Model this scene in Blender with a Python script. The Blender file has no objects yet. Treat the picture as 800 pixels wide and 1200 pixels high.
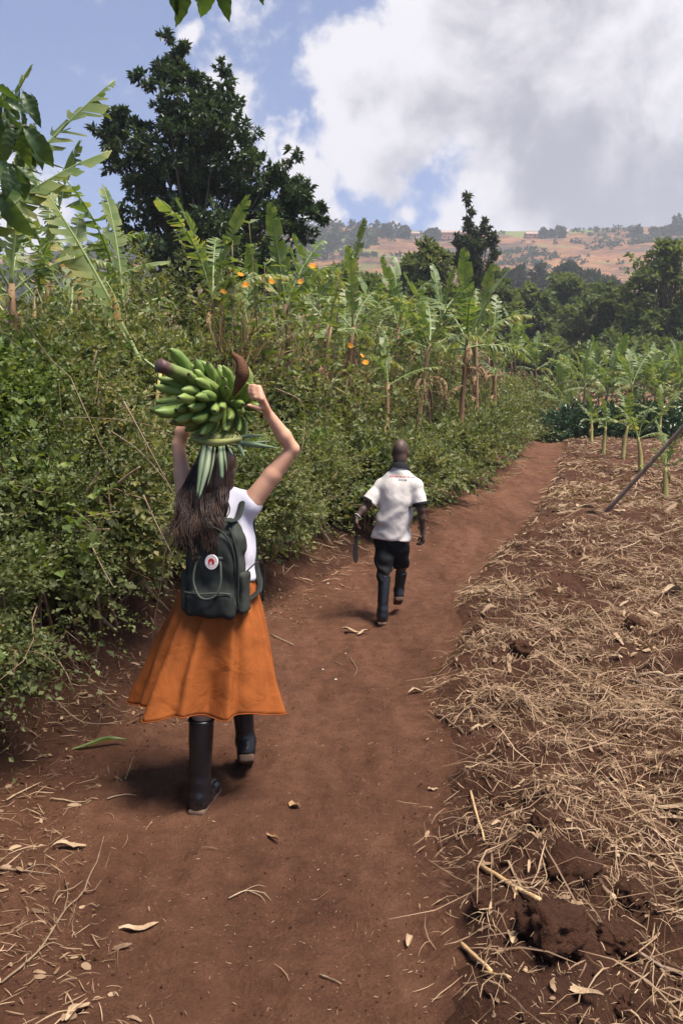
import bpy, bmesh, math, random
import numpy as np
from mathutils import Vector, Matrix, Euler
PI = math.pi
sc = bpy.context.scene
col = sc.collection

# ------------------------------------------------------------------ camera
CAMH, FPX, PITCH = 1.68, 880.0, math.radians(5.3)
cam = bpy.data.cameras.new('camera'); camo = bpy.data.objects.new('camera', cam); col.objects.link(camo)
cam.sensor_width = 36.0; cam.lens = FPX / 1200 * 36.0; cam.clip_start = 0.05; cam.clip_end = 9000
camo.location = (0, 0, CAMH); camo.rotation_euler = (PI / 2 - PITCH, 0, 0)
sc.camera = camo

def ray(px, py):
    u, v = (px - 400) / FPX, (600 - py) / FPX
    return np.array([u, math.cos(PITCH) + v * math.sin(PITCH), -math.sin(PITCH) + v * math.cos(PITCH)])

def at(px, py, Y):
    """world point seen at photograph pixel px,py when it stands Y metres ahead"""
    r = ray(px, py)
    return np.array([0, 0, CAMH]) + r * (Y / r[1])

# ------------------------------------------------------------------ light
SUN = Vector((0.34, -0.20, 0.92)).normalized()
sun = bpy.data.lights.new('sun', 'SUN'); sun.energy = 4.4; sun.angle = math.radians(26); sun.color = (1.0, 0.91, 0.79)
suno = bpy.data.objects.new('sun', sun); col.objects.link(suno)
suno.rotation_euler = SUN.to_track_quat('Z', 'Y').to_euler()
sc.view_settings.view_transform = 'Standard'; sc.view_settings.look = 'None'
sc.view_settings.exposure = 1.35; sc.view_settings.gamma = 1.0; sc.view_settings.use_curve_mapping = False
sc.cycles.max_bounces = 6; sc.cycles.diffuse_bounces = 3; sc.cycles.glossy_bounces = 2
sc.cycles.transmission_bounces = 4; sc.cycles.volume_bounces = 0; sc.cycles.transparent_max_bounces = 4
sc.cycles.use_denoising = True

class NT:
    """tiny node-tree writer"""
    def __init__(s, tree):
        s.t = tree; s.n = tree.nodes; s.l = tree.links; s.n.clear()
    def new(s, typ, **kw):
        n = s.n.new(typ)
        for k, v in kw.items():
            if k.startswith('i_'):
                key = k[2:]
                key = int(key) if key.isdigit() else key.replace('_', ' ')
                s.set(n.inputs[key], v)
            else:
                setattr(n, k, v)
        return n
    def set(s, inp, v):
        if isinstance(v, bpy.types.NodeSocket): s.l.new(v, inp)
        elif isinstance(v, (tuple, list)) and len(v) == 3 and inp.type == 'RGBA': inp.default_value = (*v, 1)
        else: inp.default_value = v
    def math(s, op, a, b=0.0, c=0.0, clamp=False):
        n = s.new('ShaderNodeMath', operation=op, use_clamp=clamp)
        for i, v in enumerate((a, b, c)): s.set(n.inputs[i], v)
        return n.outputs[0]
    def vmath(s, op, a, b=(0, 0, 0), out=0):
        n = s.new('ShaderNodeVectorMath', operation=op)
        s.set(n.inputs[0], a); s.set(n.inputs[1], b)
        return n.outputs[out]
    def noise(s, vec, scale, detail=4, rough=.55, dist=0.0):
        n = s.new('ShaderNodeTexNoise', i_Scale=scale, i_Detail=detail, i_Roughness=rough, i_Distortion=dist)
        if vec is not None: s.l.new(vec, n.inputs['Vector'])
        return n.outputs['Fac']
    def ramp(s, fac, stops, interp='LINEAR'):
        n = s.new('ShaderNodeValToRGB'); n.color_ramp.interpolation = interp
        e = n.color_ramp.elements
        while len(e) < len(stops): e.new(0.5)
        for i, (p, c) in enumerate(stops):
            e[i].position = p; e[i].color = (*c, 1) if len(c) == 3 else c
        s.set(n.inputs['Fac'], fac)
        return n.outputs['Color']
    def mix(s, fac, a, b, mode='MIX'):
        n = s.new('ShaderNodeMix', data_type='RGBA', blend_type=mode)
        s.set(n.inputs[0], fac); s.set(n.inputs[6], a); s.set(n.inputs[7], b)
        return n.outputs[2]
    def step(s, x, a, b):
        n = s.new('ShaderNodeMapRange', interpolation_type='SMOOTHSTEP')
        s.set(n.inputs[0], x); n.inputs[1].default_value = a; n.inputs[2].default_value = b
        return n.outputs[0]

# ------------------------------------------------------------------ sky (blue with broken cumulus all round the dome)
world = bpy.data.worlds.new('World'); sc.world = world; world.use_nodes = True
w = NT(world.node_tree)
skyt = w.new('ShaderNodeTexSky', sky_type='NISHITA', sun_disc=False)
skyt.sun_elevation = math.asin(SUN.z); skyt.sun_rotation = math.atan2(SUN.x, SUN.y)
skyt.altitude = 1500; skyt.air_density = 1.0; skyt.dust_density = .7; skyt.ozone_density = 2.2
gen = w.new('ShaderNodeTexCoord').outputs['Generated']
d0 = w.vmath('NORMALIZE', gen)
HEAPS = [(655, 190, .20, .95), (780, 205, .17, .80), (570, 145, .14, .72), (480, 105, .14, .58), (690, 60, .24, .50), (405, 75, .09, .55), (590, 222, .09, .48), (425, 140, .09, .5), (720, 255, .10, .42), (640, 235, .10, .42),
         (350, 195, .055, .55), (335, 165, .035, .5), (375, 225, .04, .4), (20, 255, .075, .6), (205, 45, .03, .4), (450, 243, .035, .4), (570, 20, .2, .48), (930, 150, .28, .7), (650, -80, .28, .5)]
def cloud(vec):
    """cumulus heaps in view (direction, arc radius, thickness) among scattered cloud all round the dome"""
    n1 = w.noise(vec, 6.0, 10, .60, .3); n2 = w.noise(w.vmath('ADD', vec, (13.0, 1.4, 4.4)), 2.0, 6, .55, .2); n3 = w.noise(vec, 17.0, 7, .62, .4)
    warp = w.new('ShaderNodeTexNoise', i_Scale=5.5, i_Detail=5.0, i_Roughness=.6); w.l.new(vec, warp.inputs['Vector'])
    dw = w.vmath('ADD', vec, w.vmath('MULTIPLY', w.vmath('SUBTRACT', warp.outputs['Color'], (.5, .5, .5)), (.20, .20, .20)))
    f = w.math('MULTIPLY', w.math('SUBTRACT', n2, .53), 3.0)
    for px, py, r, k in HEAPS:
        c = ray(px, py); c = c / np.linalg.norm(c)
        f = w.math('MAXIMUM', f, w.math('MULTIPLY', w.math('SUBTRACT', 1.0, w.math('DIVIDE', w.vmath('DISTANCE', dw, tuple(c), out=1), r)), k))
    dn = w.math('ADD', f, w.math('ADD', w.math('MULTIPLY', w.math('SUBTRACT', n1, .5), 1.15), w.math('MULTIPLY', w.math('SUBTRACT', n3, .5), .55)))
    return f, dn
f, dens = cloud(d0)
f2, dens2 = cloud(w.vmath('ADD', d0, (-.030, 0, .048)))              # a step towards the light, for relief on the billows
mask = w.step(dens, .03, .26)
lit = w.math('SUBTRACT', dens, dens2)
thick = w.step(w.math('SUBTRACT', w.math('ADD', w.math('MULTIPLY', f, .75), w.math('MULTIPLY', dens, .35)), w.math('MULTIPLY', lit, .95)), .20, .80)
ccol = w.mix(thick, (.375, .362, .372), (.132, .128, .152))
skyc = w.mix(1.0, skyt.outputs['Color'], (.046, .053, .066), 'MULTIPLY')
final = w.mix(w.math('MULTIPLY', mask, .96), skyc, ccol)
bg = w.new('ShaderNodeBackground', i_Strength=1.0, i_Color=final)
wo = w.new('ShaderNodeOutputWorld'); w.l.new(bg.outputs[0], wo.inputs[0])

# ------------------------------------------------------------------ noise and geometry helpers
def _h(ix, iy, iz):
    n = (ix.astype(np.int64) * 374761393 + iy.astype(np.int64) * 668265263 + iz.astype(np.int64) * 2147483647 + 1013904223) & 0xffffffff
    n = ((n ^ (n >> 13)) * 1274126177) & 0xffffffff
    n = ((n ^ (n >> 16)) * 2246822519) & 0xffffffff
    return ((n ^ (n >> 15)) & 0xffff) / 65535.0

def vnoise(p):
    p = np.asarray(p, float); i = np.floor(p); fr = p - i; fr = fr * fr * (3 - 2 * fr); i = i.astype(np.int64)
    x, y, z = i[..., 0], i[..., 1], i[..., 2]; fx, fy, fz = fr[..., 0], fr[..., 1], fr[..., 2]
    r = 0
    for dx in (0, 1):
        for dy in (0, 1):
            for dz in (0, 1):
                r = r + _h(x + dx, y + dy, z + dz) * (fx if dx else 1 - fx) * (fy if dy else 1 - fy) * (fz if dz else 1 - fz)
    return r

def fbm(p, o=3):
    p = np.asarray(p, float); r = 0; a = .5; t = 0
    for k in range(o):
        r = r + a * vnoise(p + 17.3 * k); t += a; a *= .5; p = p * 2.03
    return r / t

def sstep(a, b, x):
    t = np.clip((x - a) / (b - a), 0, 1); return t * t * (3 - 2 * t)

def nrm(v):
    return v / np.maximum(np.linalg.norm(v, axis=-1, keepdims=True), 1e-9)

class Geo:
    """collects vertices and faces (numpy) into one mesh, with a per-vertex random value"""
    def __init__(s): s.v = []; s.f4 = []; s.f3 = []; s.r = []; s.n = 0; s.m4 = []; s.m3 = []
    def add(s, v, f4=None, f3=None, rnd=0.5, mi=0):
        v = np.asarray(v, float).reshape(-1, 3)
        if f4 is not None and len(f4): s.f4.append(np.asarray(f4, np.int64).reshape(-1, 4) + s.n); s.m4.append(np.full(len(s.f4[-1]), mi))
        if f3 is not None and len(f3): s.f3.append(np.asarray(f3, np.int64).reshape(-1, 3) + s.n); s.m3.append(np.full(len(s.f3[-1]), mi))
        s.v.append(v); s.r.append(np.broadcast_to(np.asarray(rnd, float), (len(v),)))
        s.n += len(v)
    def tube(s, pts, rad, n=6, rnd=.5, cap=True, mi=0, flat=1.0):
        v, f = tube(pts, rad, n, flat)
        f3 = None
        if cap:
            m = len(pts)
            v = np.vstack([v, pts[0], pts[-1]])
            k = np.arange(n); k2 = (k + 1) % n
            f3 = np.vstack([np.stack([np.full(n, m * n), k2, k], 1), np.stack([np.full(n, m * n + 1), (m - 1) * n + k, (m - 1) * n + k2], 1)])
        s.add(v, f, f3, rnd, mi)
    def leaves(s, base, axis, normal, L, W, rnd, fold=.25, mid=.45):
        """folded leaf: base, two sides, tip"""
        axis = nrm(axis); side = nrm(np.cross(axis, normal)); nn = np.cross(side, axis)
        L = np.broadcast_to(L, (len(base),))[:, None]; W = np.broadcast_to(W, (len(base),))[:, None]
        a = base + axis * L * mid - nn * 0
        v = np.stack([base, a + side * W + nn * W * fold, base + axis * L - nn * L * .12, a - side * W + nn * W * fold], 1).reshape(-1, 3)
        k = np.arange(len(base))[:, None] * 4
        f3 = np.concatenate([k + np.array([[0, 1, 2]]), k + np.array([[0, 2, 3]])])
        s.add(v, None, f3, np.repeat(np.broadcast_to(rnd, (len(base),)), 4))
    def mesh(s, name, mats=(), smooth=False):
        me = bpy.data.meshes.new(name)
        v = np.concatenate(s.v) if s.v else np.zeros((0, 3)); r = np.concatenate(s.r) if s.r else np.zeros(0)
        f4 = np.concatenate(s.f4) if s.f4 else np.zeros((0, 4), np.int64); f3 = np.concatenate(s.f3) if s.f3 else np.zeros((0, 3), np.int64)
        me.vertices.add(len(v)); me.vertices.foreach_set('co', v.astype(np.float32).ravel())
        nl = f4.size + f3.size; me.loops.add(nl)
        me.loops.foreach_set('vertex_index', np.concatenate([f4.ravel(), f3.ravel()]).astype(np.int32))
        npoly = len(f4) + len(f3); me.polygons.add(npoly)
        st = np.concatenate([np.arange(len(f4)) * 4, f4.size + np.arange(len(f3)) * 3]).astype(np.int32)
        me.polygons.foreach_set('loop_start', st)
        at_ = me.attributes.new('rnd', 'FLOAT', 'POINT'); at_.data.foreach_set('value', r.astype(np.float32))
        mi = np.concatenate(s.m4 + s.m3) if npoly else np.zeros(0)
        me.polygons.foreach_set('material_index', mi.astype(np.int32))
        me.polygons.foreach_set('use_smooth', np.full(npoly, bool(smooth)))
        me.update(calc_edges=True)
        for m in (mats if isinstance(mats, (list, tuple)) else [mats]): me.materials.append(m)
        return me

def tube(pts, rad, n=6, flat=1.0):
    pts = np.asarray(pts, float); m = len(pts); rad = np.broadcast_to(rad, (m,))
    t = nrm(np.gradient(pts, axis=0)); up = np.array([0, 0, 1.0]) if abs(t[0][2]) < .9 else np.array([1.0, 0, 0])
    x = nrm(np.cross(t[0], up)); rows = []
    for i in range(m):
        x = x - t[i] * x.dot(t[i]); x = x / max(np.linalg.norm(x), 1e-9); y = np.cross(t[i], x)
        a = np.arange(n) / n * 2 * PI
        rows.append(pts[i] + rad[i] * (np.cos(a)[:, None] * x + flat * np.sin(a)[:, None] * y))
    v = np.concatenate(rows); k = np.arange(n); k2 = (k + 1) % n
    f = np.concatenate([np.stack([i * n + k, i * n + k2, (i + 1) * n + k2, (i + 1) * n + k], 1) for i in range(m - 1)])
    return v, f

def curve(ctrl, n):
    """smooth curve through control points (Catmull-Rom)"""
    c = np.asarray(ctrl, float); c = np.vstack([2 * c[0] - c[1], c, 2 * c[-1] - c[-2]])
    s = np.linspace(0, len(c) - 3 - 1e-9, n); i = s.astype(int); t = (s - i)[:, None]
    p0, p1, p2, p3 = c[i], c[i + 1], c[i + 2], c[i + 3]
    return .5 * (2 * p1 + (p2 - p0) * t + (2 * p0 - 5 * p1 + 4 * p2 - p3) * t ** 2 + (3 * p1 - p0 - 3 * p2 + p3) * t ** 3)

def tag(o, label=None, cat=None, group=None, kind=None):
    if label: o['label'] = label
    if cat: o['category'] = cat
    if group: o['group'] = group
    if kind: o['kind'] = kind
    return o
def obj(name, me, parent=None, loc=None, rot=None, scale=None):
    o = bpy.data.objects.new(name, me); col.objects.link(o)
    if loc is not None: o.location = loc
    if rot is not None: o.rotation_euler = rot
    if scale is not None: o.scale = scale if hasattr(scale, '__len__') else (scale,) * 3
    if parent is not None: o.parent = parent
    return o
def thing(name, label, cat, loc=(0, 0, 0), rot=(0, 0, 0), group=None, scale=1.0):
    o = obj(name, None, None, loc, rot, scale); o.empty_display_size = .1
    return tag(o, label, cat, group)

# ------------------------------------------------------------------ materials
def mat(name, build):
    m = bpy.data.materials.new(name); m.use_nodes = True; t = NT(m.node_tree)
    out = t.new('ShaderNodeOutputMaterial'); t.l.new(build(t), out.inputs['Surface']); return m
def attr(t, name='rnd'): return t.new('ShaderNodeAttribute', attribute_name=name).outputs['Fac']
def pos(t): return t.new('ShaderNodeNewGeometry').outputs['Position']
def oco(t): return t.new('ShaderNodeTexCoord').outputs['Object']
def bsdf(t, color, rough=.6, spec=.3, bump=None, bdist=.01, bstr=.6, **kw):
    p = t.new('ShaderNodeBsdfPrincipled'); t.set(p.inputs['Base Color'], color); t.set(p.inputs['Roughness'], rough); t.set(p.inputs['Specular IOR Level'], spec)
    for k, v in kw.items(): t.set(p.inputs[k.replace('_', ' ')], v)
    if bump is not None:
        b = t.new('ShaderNodeBump', i_Strength=bstr, i_Distance=bdist); t.set(b.inputs['Height'], bump); t.l.new(b.outputs[0], p.inputs['Normal'])
    return p.outputs[0]
def leafmat(name, stops, trans=.3, rough=.5, spec=.3, objvar=.25, ns=3.0):
    def b(t):
        r = attr(t); oi = t.new('ShaderNodeObjectInfo').outputs['Random']
        n = t.noise(pos(t), ns, 3)
        fac = t.math('ADD', t.math('MULTIPLY', r, .62), t.math('ADD', t.math('MULTIPLY', n, .5), t.math('MULTIPLY', t.math('SUBTRACT', oi, .5), objvar)))
        fac = t.math('SUBTRACT', fac, .06, clamp=True)
        c = t.ramp(fac, stops)
        s = bsdf(t, c, rough, spec)
        tr = t.new('ShaderNodeBsdfTranslucent'); t.l.new(t.mix(1.0, c, (1.3, 1.25, .6), 'MULTIPLY'), tr.inputs[0])
        mx = t.new('ShaderNodeMixShader'); mx.inputs[0].default_value = trans
        t.l.new(s, mx.inputs[1]); t.l.new(tr.outputs[0], mx.inputs[2]); return mx.outputs[0]
    return mat(name, b)
def plain(name, c, rough=.6, spec=.3, var=.25, sc_=20, bs=.3, bd=.004, **kw):
    def b(t):
        p = oco(t); n = t.noise(p, sc_, 4)
        cc = t.mix(n, tuple(x * (1 - var) for x in c), tuple(min(1, x * (1 + var)) for x in c))
        return bsdf(t, cc, rough, spec, t.noise(p, sc_ * 6, 3), bd, bs, **kw)
    return mat(name, b)

M = {}
M['hedge'] = leafmat('hedge_leaf', [(0, (.036, .050, .018)), (.30, (.072, .095, .032)), (.58, (.118, .142, .050)), (.82, (.185, .195, .078)), (1, (.28, .22, .11))], .36)
M['vine'] = leafmat('vine_leaf', [(0, (.045, .078, .020)), (.4, (.100, .150, .040)), (.75, (.175, .220, .065)), (1, (.26, .27, .09))], .38)
M['thicket'] = leafmat('thicket_leaf', [(0, (.055, .074, .025)), (.4, (.115, .142, .050)), (.75, (.190, .205, .080)), (1, (.28, .23, .11))], .38)
M['darktree'] = leafmat('dark_tree_leaf', [(0, (.018, .035, .017)), (.5, (.038, .066, .029)), (.85, (.068, .100, .042)), (1, (.11, .14, .06))], .26, .42, .4)
M['fartree'] = leafmat('far_tree_leaf', [(0, (.055, .080, .030)), (.45, (.110, .145, .055)), (.8, (.180, .205, .082)), (1, (.24, .23, .10))], .38, .6, .2, ns=.3)
M['slender'] = leafmat('slender_tree_leaf', [(0, (.026, .044, .022)), (.5, (.050, .076, .036)), (1, (.11, .13, .06))], .3, .5, .3, ns=.5)
M['hilltree'] = leafmat('hill_tree_leaf', [(0, (.022, .036, .022)), (.5, (.036, .054, .028)), (1, (.068, .085, .04))], .2, .7, .1, ns=.05)
M['coffee'] = leafmat('coffee_leaf', [(0, (.012, .035, .012)), (.5, (.022, .058, .018)), (1, (.06, .11, .035))], .15, .28, .5)
M['drygrass'] = leafmat('dry_grass', [(0, (.10, .06, .032)), (.4, (.22, .15, .075)), (.75, (.34, .26, .13)), (1, (.16, .19, .07))], .25, .7, .15)
M['straw'] = leafmat('straw', [(0, (.055, .031, .020)), (.3, (.130, .078, .047)), (.6, (.255, .165, .098)), (.85, (.38, .265, .165)), (1, (.50, .38, .26))], .12, .6, .25, ns=1.2)
M['petal'] = leafmat('orange_petal', [(0, (.65, .22, .015)), (1, (.85, .42, .03))], .3)
def bananaleaf(t):
    r = attr(t); p = oco(t); oi = t.new('ShaderNodeObjectInfo').outputs['Random']
    n = t.noise(p, 7, 3)
    v = t.math('ADD', t.math('MULTIPLY', r, .75), t.math('ADD', t.math('MULTIPLY', n, .22), t.math('MULTIPLY', oi, .18)))
    c = t.ramp(t.math('SUBTRACT', v, .12, clamp=True), [(0, (.055, .105, .032)), (.3, (.105, .160, .050)), (.52, (.195, .235, .085)), (.70, (.30, .28, .09)), (.88, (.34, .21, .07)), (1, (.20, .11, .05))])
    s = bsdf(t, c, .42, .35)
    tr = t.new('ShaderNodeBsdfTranslucent'); t.l.new(t.mix(1.0, c, (1.3, 1.3, .55), 'MULTIPLY'), tr.inputs[0])
    mx = t.new('ShaderNodeMixShader'); mx.inputs[0].default_value = .38
    t.l.new(s, mx.inputs[1]); t.l.new(tr.outputs[0], mx.inputs[2]); return mx.outputs[0]
M['banana_leaf'] = mat('banana_leaf', bananaleaf)
M['rib'] = plain('leaf_midrib', (.22, .27, .10), .5)
def stemmat(cols):
    def b(t):
        p = oco(t); mp = t.new('ShaderNodeMapping'); mp.inputs['Scale'].default_value = (16, 16, 1.6); t.l.new(p, mp.inputs[0])
        n = t.noise(mp.outputs[0], 1.0, 6, .65, .4); n2 = t.noise(p, 3, 2)
        v = t.math('ADD', t.math('MULTIPLY', n, .8), t.math('MULTIPLY', n2, .3))
        return bsdf(t, t.ramp(v, cols), .6, .25, n, .02, .7)
    return b
M['pstem'] = mat('banana_stem_old', stemmat([(.25, (.045, .024, .017)), (.45, (.13, .07, .04)), (.58, (.24, .145, .08)), (.75, (.17, .17, .06))]))
M['pstem2'] = mat('banana_stem_young', stemmat([(.25, (.14, .085, .035)), (.45, (.33, .25, .09)), (.6, (.37, .34, .12)), (.8, (.18, .22, .07))]))
M['dryleaf'] = mat('dry_banana_leaf', stemmat([(.2, (.07, .038, .022)), (.45, (.19, .11, .058)), (.65, (.32, .20, .10)), (.85, (.40, .29, .16))]))
M['bark'] = mat('bark', stemmat([(.2, (.035, .026, .02)), (.5, (.085, .064, .048)), (.8, (.16, .13, .10))]))
M['twig'] = mat('dry_twig', stemmat([(.2, (.07, .042, .026)), (.5, (.16, .105, .066)), (.8, (.30, .23, .15))]))
M['cane'] = mat('dry_cane', stemmat([(.2, (.20, .105, .045)), (.5, (.42, .27, .13)), (.8, (.58, .44, .26))]))
M['greystalk'] = mat('grey_brown_stalk', stemmat([(.2, (.09, .06, .045)), (.5, (.20, .14, .105)), (.8, (.33, .25, .19))]))
M['husk'] = mat('pale_husk', stemmat([(.2, (.17, .105, .06)), (.5, (.30, .21, .13)), (.8, (.42, .325, .22))]))
def soil(path):
    def b(t):
        p = pos(t)
        mpp = t.new('ShaderNodeMapping'); mpp.inputs['Scale'].default_value = (2.2, .55, 1); mpp.inputs['Rotation'].default_value = (0, 0, .22); t.l.new(p, mpp.inputs[0])
        big = t.noise(mpp.outputs[0] if path else p, 1.1, 5, .6); mid = t.noise(p, 9, 6, .68); fine = t.noise(p, 70, 6, .75); grit = t.noise(p, 300, 3)
        v = t.math('ADD', t.math('MULTIPLY', big, .45), t.math('ADD', t.math('MULTIPLY', mid, .38), t.math('MULTIPLY', fine, .30)))
        v = t.math('SUBTRACT', v, .06)
        if path: c = t.ramp(v, [(.34, (.060, .026, .015)), (.5, (.118, .053, .031)), (.66, (.188, .092, .056))])
        else: c = t.ramp(v, [(.34, (.042, .018, .011)), (.5, (.082, .037, .022)), (.66, (.140, .066, .040))])
        sp = t.new('ShaderNodeTexVoronoi', i_Scale=(75.0 if path else 55.0)); t.l.new(p, sp.inputs['Vector'])
        spk = t.math('MULTIPLY', t.math('LESS_THAN', sp.outputs['Distance'], .16), t.math('GREATER_THAN', t.new('ShaderNodeSeparateColor', i_Color=sp.outputs['Color']).outputs[0], .90 if path else .8))
        c = t.mix(t.math('MULTIPLY', spk, .75), c, (.34, .23, .14))
        h = t.math('ADD', t.math('MULTIPLY', mid, 1.0), t.math('ADD', t.math('MULTIPLY', fine, .55), t.math('MULTIPLY', grit, .22)))
        return bsdf(t, c, .92, .12, h, .05 if path else .07, .95)
    return b
M['path'] = mat('trodden_red_earth', soil(True)); M['soil'] = mat('tilled_red_earth', soil(False))
# ------------------------------------------------------------------ terrain
def base(y):
    y = np.asarray(y, float)
    s = lambda a, k: ((y - a) + np.sqrt((y - a) ** 2 + k)) / 2
    return .080 * s(8, 4) - .175 * s(47, 30)
def ghit(px, py):
    r = ray(px, py); Y = np.linspace(1.2, 46, 4000); d = CAMH + r[2] / r[1] * Y - base(Y)
    k = np.argmax(d < 0) if (d < 0).any() else 3000
    return r[0] / r[1] * Y[k], float(Y[k])
_L = [ghit(*p) for p in [(30, 1200), (-8, 1060), (-25, 960), (80, 890), (185, 820), (335, 705), (430, 650), (500, 606), (560, 575), (600, 548), (626, 522)]] + [(10.3, 41), (8.0, 46), (-2, 58)]
_R = [ghit(*p) for p in [(505, 1200), (488, 1000), (508, 900), (512, 800), (532, 720), (560, 680), (592, 640), (625, 600), (645, 570), (655, 540), (660, 522)]] + [(11.9, 41), (11.5, 46), (8, 58)]
_L = sorted([(-1.0, -3)] + [tuple(map(float, q)) for q in _L], key=lambda q: q[1]); _R = sorted([(.2, -3)] + [tuple(map(float, q)) for q in _R], key=lambda q: q[1])
def XL(y): return np.interp(y, [q[1] for q in _L], [q[0] for q in _L])
def XR(y): return np.interp(y, [q[1] for q in _R], [q[0] for q in _R])
def edges(x, y):
    j = (fbm(np.stack([x * 2.2, y * 2.2, 0 * x], -1), 3) - .5)
    return XL(y) - x + j * .35, x - XR(y) + j * .30
def ground(x, y):
    x = np.asarray(x, float); y = np.asarray(y, float)
    dl, dr = edges(x, y); p = np.stack([x, y, 0 * x], -1)
    z = base(y)
    z = z + np.interp(y, [7, 13], [.60, .22]) * sstep(-.05, 1.1, dl) + .05 * np.clip(dl - .8, 0, 6) + .02 * np.clip(dl - 6, 0, 60)
    near = np.clip(1.6 - y / 30, .35, 1)
    z = z + sstep(-.08, .26, dr) * (.085 + near * (.20 * (fbm(p * 1.7 + 3, 3) - .42) + .13 * np.maximum(fbm(p * 5.5 + 9, 3) - .48, 0) * 2.0 + .06 * (fbm(p * 16, 2) - .5)))
    z = z + sstep(-.1, .4, dl) * .22 * (fbm(p * 3.1 + 5, 3) - .5)
    inp = sstep(.05, .35, -dl) * sstep(.05, .35, -dr)
    z = z - .035 * inp + .035 * (fbm(p * 1.3 + 30, 2) - .5) + .022 * (fbm(p * 6 + 1, 3) - .5) + .007 * (vnoise(p * 26) - .5)
    z = z + inp * .060 * (fbm(np.stack([x * 4.2 - y * .9, y * .7, 0 * x + 2.2], -1), 3) - .5)      # ruts worn along the path
    fp = fbm(np.stack([x * 8.5, y * 5.5, 0 * x + 7.7], -1), 2); z = z - inp * .028 * sstep(.58, .70, fp)  # scuffs and footprints
    return z
def gz(x, y): return float(ground(np.array([x]), np.array([y]))[0])

def grade(segs):
    out = []
    for a, b, n in segs: out.append(np.linspace(a, b, n, endpoint=False))
    return np.concatenate(out + [np.array([segs[-1][1]])])
gx = grade([(-140, -30, 14), (-30, -9, 24), (-9, -3, 36), (-3, 3.2, 190), (3.2, 9, 75), (9, 24, 70), (24, 60, 24), (60, 140, 10)])
gy = grade([(-8, 1, 16), (1, 6.5, 190), (6.5, 12, 100), (12, 24, 70), (24, 50, 60), (50, 90, 20), (90, 135, 10)])
X, Yg = np.meshgrid(gx, gy, indexing='ij'); Z = ground(X, Yg)
nx, ny = X.shape
idx = np.arange(nx * ny).reshape(nx, ny)
q = np.stack([idx[:-1, :-1], idx[1:, :-1], idx[1:, 1:], idx[:-1, 1:]], -1).reshape(-1, 4)
V = np.stack([X, Yg, Z], -1).reshape(-1, 3)
cx, cy = V[q].mean(1)[:, 0], V[q].mean(1)[:, 1]
dl, dr = edges(cx, cy)
reg = np.where(dl > .05, 0, np.where(dr > .05, 2, 1))
for k, nm, m in [(0, 'ground_under_hedge', 'soil'), (1, 'dirt_path', 'path'), (2, 'field', 'soil')]:
    qq = q[reg == k]; u, inv = np.unique(qq, return_inverse=True)
    g = Geo(); g.add(V[u], inv.reshape(-1, 4))
    tag(obj(nm, g.mesh(nm, M[m], True)), kind='structure')

# far hillside across the valley
def ridge(x): return 177 + 10 * (fbm(np.stack([x / 90, 0 * x, 0 * x], -1), 3) - .5) + np.where(x < -40, (x + 40) * .10, 0)
def hillz(x, y):
    t = np.clip((y - 120) / (640 - 120), 0, 1.0)
    p = np.stack([x, y, 0 * x], -1)
    h = -9 + (ridge(x) + 9) * (t ** 1.12)
    h = h + (fbm(p / 75, 4) - .5) * 46 * t * (1 - t) * 2 + (fbm(p / 18, 2) - .5) * 5 * t * (1 - .7 * t)
    return h - np.clip(y - 640, 0, 900) * .03
hx = np.linspace(-700, 800, 190); hy = np.concatenate([np.linspace(120, 640, 110), np.linspace(650, 1500, 12)])
HX, HY = np.meshgrid(hx, hy, indexing='ij'); HZ = hillz(HX, HY)
idx = np.arange(HX.size).reshape(HX.shape)
g = Geo(); g.add(np.stack([HX, HY, HZ], -1).reshape(-1, 3), np.stack([idx[:-1, :-1], idx[1:, :-1], idx[1:, 1:], idx[:-1, 1:]], -1).reshape(-1, 4))
def hillmat(t):
    p = pos(t); mp = t.new('ShaderNodeMapping'); mp.inputs['Scale'].default_value = (1, 1, 2.6); t.l.new(p, mp.inputs[0]); p2 = mp.outputs[0]
    n = t.noise(p2, .017, 5, .6, .6); n2 = t.noise(t.vmath('ADD', p2, (310, 77, 50)), .011, 4, .55, .5); f = t.noise(p2, .12, 5, .65); fx = t.noise(p2, .5, 3, .7)
    c = t.ramp(t.math('ADD', t.math('MULTIPLY', n, .6), t.math('MULTIPLY', f, .4)), [(.41, (.046, .036, .030)), (.48, (.110, .056, .036)), (.56, (.220, .102, .052)), (.68, (.28, .165, .075))])
    c = t.mix(t.math('MULTIPLY', t.step(n2, .55, .61), .8), c, (.125, .165, .050))
    c = t.mix(t.step(t.math('ADD', t.math('MULTIPLY', n2, .6), t.math('MULTIPLY', n, .4)), .44, .38), c, (.085, .068, .062))
    c = t.mix(t.math('MULTIPLY', t.step(fx, .52, .62), .6), c, (.06, .065, .035))
    return bsdf(t, c, .95, .05, f, 4.0, .7)
M['hill'] = mat('dry_hillside', hillmat)
tag(obj('hillside', g.mesh('hillside', M['hill'], True)), kind='structure')

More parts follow.
